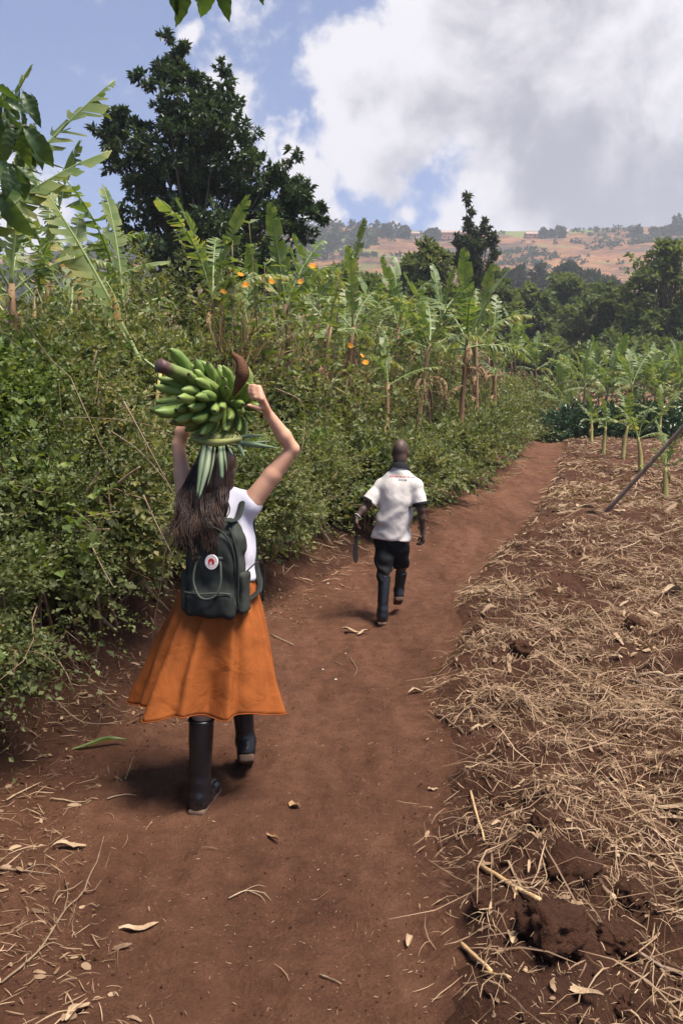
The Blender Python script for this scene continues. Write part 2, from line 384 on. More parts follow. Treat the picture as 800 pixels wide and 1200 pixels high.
# ------------------------------------------------------------------ litter (uncountable)
R = np.random.default_rng(7)
def ribbons(g, pts, heading, L, W, rise, rnd, bend, seg=3):
    """curved flat blades lying on the ground; pts (n,2)"""
    n = len(pts); t = np.linspace(-.5, .5, seg + 1)[None, :]
    h = heading[:, None] + bend[:, None] * t * 2
    dx = np.cumsum(np.cos(h), 1) / (seg + 1); dy = np.cumsum(np.sin(h), 1) / (seg + 1)
    x = pts[:, 0:1] + L[:, None] * (dx - dx.mean(1, keepdims=True)); y = pts[:, 1:2] + L[:, None] * (dy - dy.mean(1, keepdims=True))
    tilt = R.normal(0, .16, (n, 1)); z = ground(x, y)
    zm = np.maximum(z, z.mean(1, keepdims=True) + 0)
    z = .35 * z + .65 * zm + .003 + rise[:, None] * (1 - (2 * t) ** 2 * .5) + np.abs(tilt) * L[:, None] * (t + .5) * .8
    px, py = -np.sin(h), np.cos(h); roll = R.uniform(-1.2, 1.2, (n, 1)); tw = W[:, None] * np.array([.55, 1, 1, .35] if seg == 3 else np.linspace(1, .4, seg + 1))[None, :]
    off = np.stack([px * tw * np.cos(roll), py * tw * np.cos(roll), tw * np.sin(roll)], -1)
    c = np.stack([x, y, z], -1)
    v = np.stack([c - off, c + off], 2).reshape(n, -1, 3)
    k = np.arange(n)[:, None, None] * (2 * (seg + 1)); s = np.arange(seg)[None, :, None] * 2
    f = (k + s + np.array([0, 1, 3, 2])[None, None, :]).reshape(-1, 4)
    g.add(v.reshape(-1, 3), f, None, np.repeat(rnd, 2 * (seg + 1)))
def scatter(n, y0, y1, side, power=1.0):
    y = y0 + (y1 - y0) * R.random(n) ** power
    if side > 0: x = XR(y) - .22 + (R.random(n) ** 1.15) * np.minimum(.75 * y + 2.2 - XR(y), 30)
    elif side < 0: x = XL(y) + .40 - R.random(n) ** .8 * 1.3
    else: x = XL(y) + (XR(y) - XL(y)) * R.random(n)
    return np.stack([x, y], 1)
def patch(p, s=1.3): return fbm(np.stack([p[:, 0] * s, p[:, 1] * s, 0 * p[:, 0] + 4.4], -1), 3)
def straw(n, y0, y1, side, Lr, Wr, thr, power, rise, soft=.12):
    p = scatter(n, y0, y1, side, power); dl, dr = edges(p[:, 0], p[:, 1])
    pr = sstep(thr - soft, thr + soft, .65 * patch(p) + .35 * patch(p, 4.5))
    if side > 0: pr = pr * sstep(-.12, .25, dr) * (.45 + .55 * sstep(.2, 1.1, dr + .5 * (patch(p, 2.2) - .5) + .12 * (p[:, 1] - 3)))
    p = p[R.random(len(p)) < pr]; n = len(p)
    L = R.uniform(*Lr, n) * R.uniform(.5, 1, n); k = R.random(n)
    rb = np.clip(R.normal(.56, .2, n) , 0, 1)
    return p, R.uniform(0, 2 * PI, n), L, R.uniform(*Wr, n), R.random(n) ** 2 * rise, rb, R.normal(0, .28, n)
g = Geo()
for a in [(24000, 1.6, 4.5, 1, (.03, .22), (.0008, .0024), .50, 1, .04), (28000, 4.2, 8, 1, (.05, .27), (.0012, .0032), .49, 1, .05), (22000, 7.5, 15, 1, (.08, .38), (.0022, .0055), .475, 1.2, .05),
          (22000, 14, 40, 1, (.15, .6), (.005, .013), .475, 1.4, .06)]:
    ribbons(g, *straw(*a))
# broken husk pieces: wider and shorter
for a in [(3600, 1.6, 5, 1, (.02, .10), (.003, .009), .49, 1, .03), (2600, 5, 12, 1, (.06, .22), (.007, .018), .46, 1, .03), (2200, 12, 36, 1, (.15, .45), (.015, .035), .44, 1, .04)]:
    ribbons(g, *straw(*a))
for a in [(16000, 1.6, 5, 1, (.008, .045), (.0006, .0018), .44, 1, .02), (9000, 5, 11, 1, (.02, .08), (.001, .003), .44, 1, .02)]:
    ribbons(g, *straw(*a))
# tangled thin stems standing a little off the ground
ribbons(g, *straw(2600, 1.6, 9, 1, (.3, .75), (.0014, .003), .47, 1, .10), seg=3)
tag(obj('straw_litter', g.mesh('straw_litter', M['straw'])), 'pale dry straw and stubble littering the tilled field', 'straw', kind='stuff')
g = Geo()
ribbons(g, *straw(8000, 1.8, 8, -1, (.02, .17), (.0008, .0022), .52, 1, .015)); ribbons(g, *straw(2200, 8, 24, -1, (.12, .40), (.003, .007), .5, 1, .03)); ribbons(g, *straw(900, 1.8, 8, -1, (.03, .10), (.004, .011), .5, 1, .015))
tag(obj('verge_litter', g.mesh('verge_litter', M['straw'])), 'dry grass and twig litter along the foot of the hedge', 'litter', kind='stuff')
g = Geo()
ribbons(g, *straw(3600, 1.7, 9, 0, (.006, .035), (.0005, .0016), .44, 1, .003)); ribbons(g, *straw(60, 1.8, 9, 0, (.08, .22), (.001, .002), .45, 1, .006)); ribbons(g, *straw(500, 9, 30, 0, (.04, .12), (.002, .005), .45, 1, .003))
tag(obj('path_litter', g.mesh('path_litter', M['straw'])), 'tiny bits of straw trodden into the red path', 'litter', kind='stuff')
# soil crumbs
ico = bmesh.new(); bmesh.ops.create_icosphere(ico, subdivisions=1, radius=1); ICV = np.array([v.co[:] for v in ico.verts]); ICF = np.array([[v.index for v in f_.verts] for f_ in ico.faces]); ico.free()
def crumbs(g, p, r):
    n = len(p); z = ground(p[:, 0], p[:, 1])
    sh = ICV[None] * R.uniform(.6, 1.25, (n, len(ICV), 1)) * R.uniform(.6, 1.2, (n, 1, 3)) * r[:, None, None]
    v = sh + np.concatenate([p, (z + r * .25)[:, None]], 1)[:, None, :]
    f3 = (np.arange(n)[:, None, None] * len(ICV) + ICF[None]).reshape(-1, 3)
    g.add(v.reshape(-1, 3), None, f3)
g = Geo()
p = scatter(5200, 1.6, 9, 1); k = (patch(p) < .56) & (edges(p[:, 0], p[:, 1])[1] > .1); p = p[k]; crumbs(g, p, R.uniform(.003, .020, len(p)) * R.random(len(p)) ** 1.2 + .002)
p = scatter(1200, 9, 30, 1); p = p[edges(p[:, 0], p[:, 1])[1] > .35]; crumbs(g, p, R.uniform(.008, .035, len(p)))
p = scatter(1500, 1.7, 9, 0); crumbs(g, p, R.uniform(.0015, .006, len(p)))
p = scatter(1500, 1.8, 12, -1); crumbs(g, p, R.uniform(.002, .009, len(p)))
tag(obj('soil_crumbs', g.mesh('soil_crumbs', M['soil'], True)), 'loose crumbs of red earth scattered over the ground', 'soil', kind='stuff')

# ------------------------------------------------------------------ shrubs of the hedge
def foliage(g, c, out, m, tl, leaf, wid, rs, up=.25, spread=.9, rr=(0, 1), tone=0.0):
    """twigs at points c growing along out, m leaves each"""
    n = len(c); d = nrm(out + rs.normal(0, .45, (n, 3)) + np.array([0, 0, up]))
    tr = rs.uniform(*rr, n) * .8 + .1 + tone
    for k in range(m):
        s = (k + .6) / m; side = rs.normal(0, 1, (n, 3)); side = nrm(side - d * (side * d).sum(1, keepdims=True))
        b = c + d * (tl * s)[:, None] - np.array([0, 0, 1]) * (tl * s * s * .25)[:, None]
        ax = d * (.35 + .5 * s) + side * spread * (1.1 - .5 * s)
        nn = np.array([0, 0, 1.0]) + rs.normal(0, .55, (n, 3))
        L = leaf * rs.uniform(.65, 1.25, n)
        g.leaves(b, ax, nn, L, L * wid, np.clip(tr + rs.normal(0, .16, n), 0, 1))
def shrub(name, label, x, y, rx, ry, h, ntw, m, leaf, wid, tl, mt, seed, group, stems=14, cat='shrub', lift=0.0, dead=6, zlow=-.55, deadlen=.7):
    rs = np.random.default_rng(seed); z0 = gz(x, y) - .06
    t = thing(name, label, cat, (x, y, z0), group=group)
    nc = 46; cd = nrm(rs.normal(0, 1, (nc, 3))); cs_ = rs.integers(0, nc, ntw); crad = rs.normal(0, .15, nc); ctone = rs.normal(0, .26, nc)
    d = nrm(cd[cs_] + rs.normal(0, .20, (ntw, 3))); d[:, 2] = np.where(d[:, 2] < zlow, -d[:, 2], d[:, 2])
    lump = .50 + 1.0 * fbm(d * 2.6 + seed * 3.7, 2)
    rad = (.50 + .50 * rs.random(ntw) ** .45) * (lump + crad[cs_])
    c = np.stack([d[:, 0] * rx * rad, d[:, 1] * ry * rad, h * (.5 + lift + .52 * d[:, 2] * rad)], 1)
    g = Geo(); tt = rs.uniform(.6, 1.3, ntw) * tl
    foliage(g, c, d * .8, m, tt, leaf * rs.uniform(.7, 1.5), wid, rs, tone=ctone[cs_])
    k = rs.random(ntw) < .10                                            # long shoots breaking the outline
    foliage(g, c[k] * np.array([1.08, 1.08, 1.05]), d[k] * .7, m + 5, tt[k] * 2.6, leaf * 1.05, wid, rs, .45, .8, (.3, 1))
    ci = c * np.array([.62, .62, .85]); k = rs.random(ntw) < .3       # leaves inside, so that no daylight shows through
    foliage(g, ci[k], d[k], 4, tt[k] * 1.3, leaf * 2.3, wid * 1.2, rs)
    obj('foliage', g.mesh('foliage', M[mt]), t)
    if y < 10.2 and ntw > 1000:                                        # sprays of a broader-leaved climber through the shrub
        g = Geo(); k = np.flatnonzero(np.isin(cs_, rs.integers(0, nc, 7))); k = rs.choice(k, min(len(k), 60), replace=False)
        foliage(g, c[k] * 1.04, d[k], 4, tt[k] * 1.3, leaf * 2.3, .44, rs, .1, 1.0, (.2, .9)); obj('climber', g.mesh('climber', M['vine']), t)['kind'] = 'stuff'
    g = Geo()
    for k in range(stems):
        e = c[rs.integers(ntw)]; b = np.array([rs.normal(0, rx * .25), rs.normal(0, ry * .25), -.05])
        mid = b * .4 + e * .6 + rs.normal(0, .06, 3); mid[2] = max(mid[2], .1)
        g.tube(curve([b, mid, e], 6), np.linspace(.011, .004, 6) * (1 + h * .25), 5)
    for k in range(dead):
        e = c[rs.integers(ntw)]; dv = nrm((rs.normal(0, 1, 3) + np.array([.3, -.3, .25]))[None])[0]
        pts = curve([e - dv * deadlen * .5, e + rs.normal(0, .05, 3), e + dv * deadlen * .5 + np.array([0, 0, -.12])] , 7); pts[1:-1] += rs.normal(0, .02, (5, 3))
        g.tube(pts, np.linspace(.0042, .0015, 7), 4)
    obj('stems', g.mesh('stems', M['twig'], True), t)
    return t
EDGE = lambda y, off: float(XL(y)) - off
HG = 'small-leaved shrubs of the hedge along the path'
def near(y, off, h, rx=.62, ry=.62, n=1500, leaf=.030, mt='hedge', lab='', seed=0, name='hedge_shrub', wid=.34, m=7, tl=.17, **kw):
    n = int(n * .8); leaf *= 1.07 if y < 5.5 else 1.18; kw.setdefault('dead', 26)
    return shrub(name, lab, EDGE(y, off - (.30 if y > 10.5 else 0)), y, rx, ry, h, n, m, leaf, wid, tl, mt, seed, HG, **kw)
near(2.95, .62, 1.25, .60, .6, 1500, .030, 'hedge', 'dark low hedge shrub cut off by the left edge beside the dry verge', 11)
near(3.75, .62, .95, .55, .6, 1700, .028, 'hedge', 'dark hedge shrub sprawling over the bank in the lower left corner of the hedge', 12)
near(4.0, 1.25, 1.55, .7, .7, 1900, .032, 'hedge', 'tall leafy hedge shrub at the left edge above the sprawling low one', 13)
near(4.55, .66, 1.25, .60, .55, 1900, .028, 'hedge', 'dark hedge shrub on the bank just left of the orange skirt', 14)
near(5.0, 1.35, 1.8, .7, .7, 1900, .034, 'vine', 'bright green vine-covered shrub left of the raised green bananas', 15, wid=.42)
near(5.35, .72, 1.5, .62, .55, 1700, .030, 'hedge', 'hedge shrub full of bare stalks directly behind the woman', 16, dead=34, deadlen=1.3)
near(6.1, 1.4, 2.0, .75, .75, 1800, .034, 'thicket', 'tall shrub showing above and behind the banana bunch', 17)
near(6.2, .75, 1.35, .65, .6, 1700, .030, 'hedge', "hedge shrub filling the gap under the woman's right elbow", 18)
near(7.1, .72, 1.35, .68, .6, 1500, .030, 'hedge', "dark hedge shrub between the woman and the man's machete", 19, dead=14)
near(7.9, .68, 1.3, .66, .6, 1400, .031, 'hedge', "hedge shrub just left of the man's shoulder", 20)
near(8.8, .75, 1.25, .7, .62, 1400, .033, 'thicket', "hedge shrub right behind the man's head", 21)
near(9.9, .78, 1.25, .75, .65, 1300, .035, 'thicket', "rounded hedge shrub to the right of the man's head", 22)
near(7.5, 1.75, 2.1, .85, .8, 1500, .040, 'thicket', "tall pale green shrub above the woman's raised right hand", 23)
near(9.0, 1.9, 2.1, .9, .85, 1400, .042, 'thicket', "tall thicket shrub above and left of the man's head", 24)
near(5.6, 2.35, 1.6, .85, .85, 1700, .040, 'vine', 'tall tangled shrub near the left edge below the dry banana stems', 25, wid=.40)
near(4.6, 2.25, 1.5, .7, .7, 1500, .038, 'vine', 'climbing green shrub at the left edge below the big banana leaf', 26, wid=.45)
near(6.9, 2.7, 1.7, .95, .9, 1500, .042, 'thicket', 'broad leafy shrub at the left edge just below the dry banana stems', 27)
for i, (y, off, h, rx, lab) in enumerate([
        (11.3, .95, 1.2, .85, "round hedge shrub on the path edge beyond the man's right shoulder"),
        (12.9, 1.05, 1.15, .95, 'second round shrub on the path edge beyond the man'),
        (14.8, 1.1, 1.1, 1.0, 'third round shrub on the path edge beyond the man'),
        (17.2, 1.2, 1.15, 1.15, 'light green mounded shrub before the bend in the path'),
        (20.2, 1.35, 1.35, 1.3, 'large light green mounded shrub where the path narrows'),
        (24.0, 1.5, 1.4, 1.45, 'mounded shrub second last before the path bends away'),
        (28.5, 1.6, 1.45, 1.55, 'last rounded shrub where the path bends out of sight'),
        (34.0, 2.2, 1.4, 1.7, 'far shrub at the very end of the path'),
        (11.0, 2.3, 2.2, 1.1, "thicket shrub behind the hedge, above the man's head"),
        (13.5, 2.5, 2.2, 1.2, "thicket shrub behind the hedge, up and right of the man's head"),
        (16.5, 2.8, 2.1, 1.35, 'olive thicket shrub under the tattered banana plants'),
        (20.5, 3.2, 2.1, 1.6, 'olive thicket shrub below the farthest left banana plants'),
        (26.0, 3.6, 2.1, 1.9, 'far thicket shrub left of the bend in the path'),
        (9.5, 3.6, 2.7, 1.2, 'tall olive thicket shrub below the big dark tree'),
        (11.8, 4.2, 2.7, 1.3, 'tall thicket shrub beneath the right lobe of the dark tree'),
        (11.0, 5.6, 2.2, 1.2, 'tall shrub behind the dry banana stems on the left'),
        (14.5, 4.8, 2.7, 1.6, 'tall thicket shrub far behind the hedge in the middle'),
        (19.0, 6.0, 2.8, 2.0, 'broad thicket shrub below the slender tall tree')]):
    n = 760 if y < 16 else 640
    near(y, off, h, rx, rx * .9, n, .034 + y * .0019, 'thicket' if off > 2 or y > 12 else 'hedge', lab, 40 + i, m=7, tl=.16 + y * .006, stems=8, dead=8 if off > 2 else 2)
for i, (y, x, h, rx, lab) in enumerate([(6.3, -4.2, 2.3, 1.1, 'dim shrub behind the hedge at the far left edge'), (10.5, -4.6, 2.3, 1.6, 'shrub in the dimness behind the dry banana stems'),
                                        (13.5, -5.2, 2.5, 1.9, 'broad shrub in the shade of the dark tree'), (18.0, -3.0, 2.6, 2.2, 'broad olive shrub to the right of the dark tree trunk')]):
    shrub('background_shrub', lab, x, y, rx, rx, h, 800, 7, .068, .3, .3, 'thicket', 90 + i, 'shrubs standing behind the hedge', 8)

for i, (px, Y, py, rx, lab) in enumerate([(215, 11.5, 352, 1.2, 'leafy thicket crown straight above the banana bunch'), (290, 13.5, 358, 1.3, 'leafy thicket crown below the tall orange flowers'), (345, 16, 368, 1.5, 'thicket crown under the twin upright banana leaves'), (400, 19, 378, 1.7, 'thicket crown in the middle of the far thicket'), (450, 22, 402, 1.8, 'pale thicket crown left of the tattered bananas'), (500, 25, 420, 1.9, 'thicket crown behind the tattered bananas'),
                                          (545, 30, 432, 2.0, 'thicket crown beneath the tallest tattered banana'), (585, 36, 445, 2.0, 'thicket crown beside the lone banana plant'), (140, 10.5, 362, 1.2, 'thicket crown left of the banana bunch'), (148, 6.0, 378, .75, 'leafy shrub under the base of the huge torn banana leaf'), (620, 43, 450, 2.2, 'dark thicket crown where the path disappears')]):
    while Y < 44 and (px - 400) / FPX * Y > float(XL(Y)) - 1.6: Y += .2
    p = at(px, py, Y); h_ = p[2] - gz(p[0], Y)
    shrub('thicket_shrub', lab, p[0], Y, rx, rx, h_ * .98, 800, 7, .040 + .0023 * Y, .26, .2 + .008 * Y, 'thicket', 140 + i, 'tall shrubs of the thicket behind the hedge', 10, dead=16, deadlen=1.2)

# ------------------------------------------------------------------ trees
def tree(name, label, basept, blobs, trunk_r, nsub, nros, per, leaf, wid, mt, seed, group=None, fill=.55, subr=.11, sag=.0, shell=.5, twigs=True):
    """blobs: (centre xyz, radii xyz) in world metres; crown = sub-clumps of leaf rosettes, limbs run to them"""
    rs = np.random.default_rng(seed); b0 = np.array(basept, float); t = thing(name, label, 'tree', tuple(b0), group=group)
    blobs = [(np.array(c, float) - b0, np.array(r, float) * np.ones(3)) for c, r in blobs]
    vol = np.array([np.prod(r) ** .75 for _, r in blobs]); pick = rs.choice(len(blobs), nsub, p=vol / vol.sum())
    d = nrm(rs.normal(0, 1, (nsub, 3))); rr = (shell + (1 - shell) * rs.random(nsub)) * (.75 + .5 * fbm(d * 2 + seed, 2))
    C = np.array([c for c, _ in blobs])[pick]; RR = np.array([r for _, r in blobs])[pick]
    sub = C + d * RR * rr[:, None]; size = np.linalg.norm(RR, axis=1) / 1.73
    n = nsub * nros; s_ = np.repeat(np.arange(nsub), nros); dd = nrm(rs.normal(0, 1, (n, 3)))
    c = sub[s_] + dd * (size[s_] * subr * 2.2 * rs.random(n) ** .5)[:, None] * np.array([1, 1, .75])
    g = Geo(); tr = np.repeat(rs.random(nsub), nros) * .55 + rs.random(n) * .35
    ax0 = nrm(dd + .6 * nrm(c - C[s_]) + np.array([0, 0, .25 - sag]))
    for k in range(per):
        ax = ax0 * .55 + rs.normal(0, .75, (n, 3)) - np.array([0, 0, sag]); L = leaf * rs.uniform(.6, 1.25, n)
        g.leaves(c, ax, np.array([0, 0, 1.0]) + rs.normal(0, .6, (n, 3)), L, L * wid, np.clip(tr + rs.normal(0, .1, n), 0, 1))
    obj('crown', g.mesh('crown', M[mt]), t)
    g = Geo(); cm = blobs[0][0]; top = cm[2] + blobs[0][1][2] * .6
    spine = curve([(0, 0, -.3), (cm[0] * .25, cm[1] * .25, top * .25), (cm[0] * .7, cm[1] * .7, top * .6), (cm[0], cm[1], top)], 12)
    g.tube(spine, np.linspace(trunk_r, trunk_r * .12, 12) * np.array([1.35] + [1] * 11), 9)
    for k in range(0, nsub, max(1, nsub // 60)):
        e = sub[k]; j = min(10, int(11 * np.clip((e[2] * .75) / top, .08, .85))); st = spine[j]
        g.tube(curve([st, st * .45 + e * .55 + np.array([0, 0, -.06 * np.linalg.norm(e - st)]), e], 6), np.linspace(trunk_r * .28, trunk_r * .05, 6), 5)
    obj('trunk', g.mesh('trunk', M['bark'], True), t)
    return t
def blob(px, py, Y, rx, rz, ry=None): return (at(px, py, Y), (rx * Y / FPX, (ry or rx) * Y / FPX, rz * Y / FPX))
TY = 23.0; bp = at(225, 520, TY); bp[2] = gz(bp[0], bp[1])
tree('broadleaf_tree', 'large dark green broadleaf tree towering over the hedge on the left', bp,
     [blob(225, 190, TY, 80, 85), blob(195, 95, TY, 42, 45), blob(140, 165, TY, 40, 42), blob(245, 120, TY, 38, 50), blob(315, 235, TY, 58, 55), blob(180, 245, TY, 62, 60), blob(250, 310, TY, 95, 70), blob(350, 235, TY, 26, 40), blob(130, 130, TY, 22, 20), blob(112, 175, TY, 14, 12), blob(372, 245, TY, 16, 14), blob(215, 60, TY, 18, 14)],
     .32, 430, 11, 11, .20, .21, 'darktree', 5, subr=.095, shell=.30)
Y = 75.0
def stand(px, Y, sink=0.0): p = at(px, 500, Y); return (p[0], p[1], gz(p[0], p[1]) - sink)
tree('slender_tree', 'slender dark tree standing alone against the far hillside', stand(556, 55),
     [blob(552, 268, 55, 11, 13), blob(547, 233, 55, 4, 9), blob(548, 250, 55, 7, 10), blob(555, 288, 55, 16, 14), blob(556, 308, 55, 18, 14), blob(557, 326, 55, 13, 10), blob(569, 262, 55, 5, 9), blob(574, 282, 55, 7, 11), blob(539, 282, 55, 7, 11), blob(541, 266, 55, 4, 7), blob(580, 300, 55, 6, 9), blob(534, 304, 55, 6, 9)], .18, 125, 5, 8, .36, .20, 'slender', 6, subr=.17, shell=.25)
FT = 'trees in the valley beyond the field'
for i, (px, py, Y, rx, rz, lab, extra) in enumerate([
        (775, 350, 70, 44, 56, 'largest rounded tree at the right edge beyond the field', [(750, 400, 40, 40), (800, 390, 40, 45), (782, 310, 22, 26)]),
        (700, 370, 78, 34, 34, 'broad green tree left of the largest rounded tree', [(725, 395, 34, 30)]),
        (665, 352, 95, 22, 30, 'round olive tree in the middle of the valley trees', [(650, 375, 22, 22)]),
        (620, 370, 85, 26, 28, 'olive tree right of the slender tree', [(600, 385, 22, 24), (640, 395, 24, 20)]),
        (585, 375, 80, 18, 24, 'narrow olive tree just right of the far left bananas', []),
        (640, 415, 66, 28, 22, 'low dark tree behind the left end of the banana grove', [(610, 420, 22, 18)]),
        (735, 420, 64, 40, 26, 'low dark tree behind the middle of the banana grove', []),
        (690, 425, 60, 30, 22, 'low bushy tree straight behind the grove', []),
        (795, 430, 60, 30, 26, 'low bushy tree behind the right end of the grove', []),
        (505, 320, 48, 18, 32, 'thin feathery tree left of the slender dark tree', [(495, 350, 18, 20), (518, 355, 16, 18)]),
        (470, 375, 45, 24, 22, 'pale feathery tree among the left banana tops', []),
        (530, 370, 50, 26, 24, 'soft olive tree below the slender dark tree', []),
        (430, 350, 52, 26, 24, 'soft olive tree above the middle of the thicket', []),
        (400, 335, 60, 24, 20, 'hazy olive tree right of the dark tree', []),
        (575, 345, 70, 20, 26, 'olive tree close on the right of the slender dark tree', [(590, 360, 18, 18)]),
        (480, 330, 62, 16, 26, 'upright grey-green tree left of the thin feathery one', [])]):
    tree('valley_tree', lab, stand(px, Y), [blob(px, py, Y, rx, rz)] + [blob(a, b_, Y * .985, c_, d_) for a, b_, c_, d_ in extra], .22 + rz * .004, 42 + 16 * len(extra), 16, 8, .0088 * Y, .24, 'fartree', 60 + i, FT, subr=.2, shell=.45)
for i, (px, py, rx, rz, lab) in enumerate([(634, 340, 11, 26, 'bluish pointed tree in the haze left of the valley gap'), (690, 340, 18, 22, 'hazy blue-green tree on the lower hillside'), (662, 322, 10, 8, 'small hazy tree low on the hillside'), (712, 345, 12, 16, 'hazy tree beside the largest rounded tree'), (600, 335, 12, 16, 'hazy tree just right of the slender dark tree')]):
    p = at(px, py + rz, 230); p[2] = float(hillz(np.array([p[0]]), np.array([230.]))[0])
    tree('hill_foot_tree', lab, p, [blob(px, py, 230, rx, rz)], .4, 26, 14, 7, 2.4, .28, 'hilltree', 80 + i, 'hazy trees at the foot of the hillside', subr=.22, shell=.4)
# trees and houses on the ridge
for i, (px, h, wd, Y, lab) in enumerate([(780, 20, 9, 600, 'tallest tree on the right end of the ridge'), (735, 9, 9, 600, 'round tree on the ridge left of the tallest one'), (757, 7, 8, 600, 'low tree on the ridge beside the tallest one'), (768, 8, 7, 600, 'small tree touching the tallest ridge tree'), (790, 6, 8, 600, 'low tree at the right edge of the ridge'),
                                      (629, 8, 4, 600, 'left of two small trees beside the ridge hut'), (638, 7, 3, 600, 'right of two small trees beside the ridge hut'), (649, 11, 6, 600, 'pointed tree right of the ridge hut'), (499, 11, 4, 600, 'left of a pair of trees beside the red ridge house'), (507, 12, 4, 600, 'right of a pair of trees beside the red ridge house'),
                                      (452, 12, 9, 600, 'rounded tree on the wooded part of the ridge'), (470, 10, 10, 600, 'broad tree on the ridge left of the red house'), (422, 11, 5, 600, 'slim tree on the ridge above the dark wood')]):
    x = (px - 400) / FPX * Y; z = float(hillz(np.array([x]), np.array([float(Y)]))[0]); s = Y / FPX
    tree('ridge_tree', lab, (x, Y, z - 1), [((x, Y, z + h * s * .55), (wd * s * .6, wd * s * .6, h * s * .5))], .6, 14, 10, 6, 3.0, .4, 'hilltree', 120 + i, 'trees along the skyline of the ridge', subr=.24, shell=.35)
# the far wood on the left of the hill and scrub over the slope: masses
def clumps(pts, size, leaf, per, seed):
    rs = np.random.default_rng(seed); n = len(pts); g = Geo(); tr = rs.random(n) * .8
    for k in range(per):
        d = nrm(rs.normal(0, 1, (n, 3))); d[:, 2] = np.abs(d[:, 2])
        c = pts + d * size * rs.uniform(.1, .85, (n, 1))
        L = leaf * rs.uniform(.6, 1.3, n) * size.mean(1) / size.mean()
        g.leaves(c, d + rs.normal(0, .5, (n, 3)), np.array([0, 0, 1.]) + rs.normal(0, .5, (n, 3)), L, L * .48, np.clip(tr + rs.normal(0, .12, n), 0, 1))
    return g
rs = np.random.default_rng(3)
x = rs.uniform(-230, 75, 900); y = rs.uniform(330, 640, 900); k = fbm(np.stack([x / 60, y / 60, 0 * x], -1), 2) + (-x - 30) / 320 > .42; x, y = x[k], y[k]
p = np.stack([x, y, hillz(x, y)], 1); hh = rs.uniform(5, 11, len(x)); sz = np.stack([hh * .38, hh * .38, hh], 1)
tag(obj('far_wood', clumps(p, sz, 3.0, 34, 4).mesh('far_wood', M['hilltree'])), 'dark hazy wood covering the left part of the far hill', 'wood', kind='stuff')
x = rs.uniform(-60, 420, 8000); y = rs.uniform(150, 640, 8000); nn_ = fbm(np.stack([x / 55, y / 55, 0 * x + 9], -1), 3); k = rs.random(len(x)) < sstep(.42, .62, nn_) * .75 + .03; x, y, nn_ = x[k], y[k], nn_[k]
p = np.stack([x, y, hillz(x, y)], 1); hh = rs.uniform(1.0, 3.2, len(x)); sz = np.stack([hh * 1.1, hh * 1.1, hh], 1)
tag(obj('hillside_scrub', clumps(p, sz, 1.7, 16, 5).mesh('hillside_scrub', M['hilltree'])), 'dark scrub dotted over the brown hillside', 'scrub', kind='stuff')
M['brick'] = plain('red_brick_wall', (.42, .17, .11), .9, .1, .2, .5); M['paleplaster'] = plain('pale_plaster', (.55, .42, .34), .9, .1, .15, .5); M['tin'] = plain('rusty_tin_roof', (.30, .20, .17), .6, .3, .2, .3); M['darkopening'] = plain('dark_opening', (.03, .028, .03), .5)
def house(px, Y, w_, d_, h_, wall, label):
    x = (px - 400) / FPX * Y; z = float(hillz(np.array([x]), np.array([float(Y)]))[0]) - .8
    t = thing('house', label, 'house', (x, Y, z), group='small houses on the ridge')
    g = Geo(); X2, D2 = w_ / 2, d_ / 2
    g.add([(-X2, -D2, 0), (X2, -D2, 0), (X2, D2, 0), (-X2, D2, 0), (-X2, -D2, h_), (X2, -D2, h_), (X2, D2, h_), (-X2, D2, h_), (-X2, 0, h_ + d_ * .3), (X2, 0, h_ + d_ * .3)],
          [(0, 1, 5, 4), (1, 2, 6, 5), (2, 3, 7, 6), (3, 0, 4, 7)], [(4, 8, 7), (5, 6, 9)])
    obj('wall', g.mesh('wall', M[wall]), t)
    g = Geo(); e = .5
    for s in (-1, 1):
        a, b_ = (0, s * (D2 + e)); za, zb = h_ + d_ * .3 + .25, h_ - .1
        vv = []
        for zz in (0, .2): vv += [(-X2 - e, a, za + zz), (X2 + e, a, za + zz), (X2 + e, b_, zb + zz), (-X2 - e, b_, zb + zz)]
        g.add(vv, [(0, 1, 2, 3), (4, 5, 6, 7), (0, 1, 5, 4), (1, 2, 6, 5), (2, 3, 7, 6), (3, 0, 4, 7)])
    obj('roof', g.mesh('roof', M['tin']), t)
    for nm, x0, x1, z0, z1 in [('door', -.8, .8, 0.02, 2.4), ('window', -X2 * .72, -X2 * .4, 1.3, 2.5), ('window', X2 * .4, X2 * .72, 1.3, 2.5)]:
        g = Geo(); y0, y1 = -D2 - .06, -D2 + .05
        g.add([(x0, y0, z0), (x1, y0, z0), (x1, y0, z1), (x0, y0, z1), (x0, y1, z0), (x1, y1, z0), (x1, y1, z1), (x0, y1, z1)], [(0, 1, 2, 3), (0, 1, 5, 4), (1, 2, 6, 5), (2, 3, 7, 6), (3, 0, 4, 7)])
        obj(nm, g.mesh(nm, M['darkopening']), t)
house(521, 605, 11, 8, 5.0, 'brick', 'red brick house on the ridge beside a pair of trees')
house(483, 602, 7, 6, 3.6, 'paleplaster', 'pale house on the ridge left of the pair of trees')
house(535, 610, 7, 6, 4.0, 'brick', 'small reddish house right of the larger red house on the ridge')
house(618, 604, 12, 8, 2.6, 'brick', 'low brown hut on the ridge left of two small trees')
house(650, 612, 9, 6, 3.4, 'paleplaster', 'pale hut on the ridge behind the pointed tree')
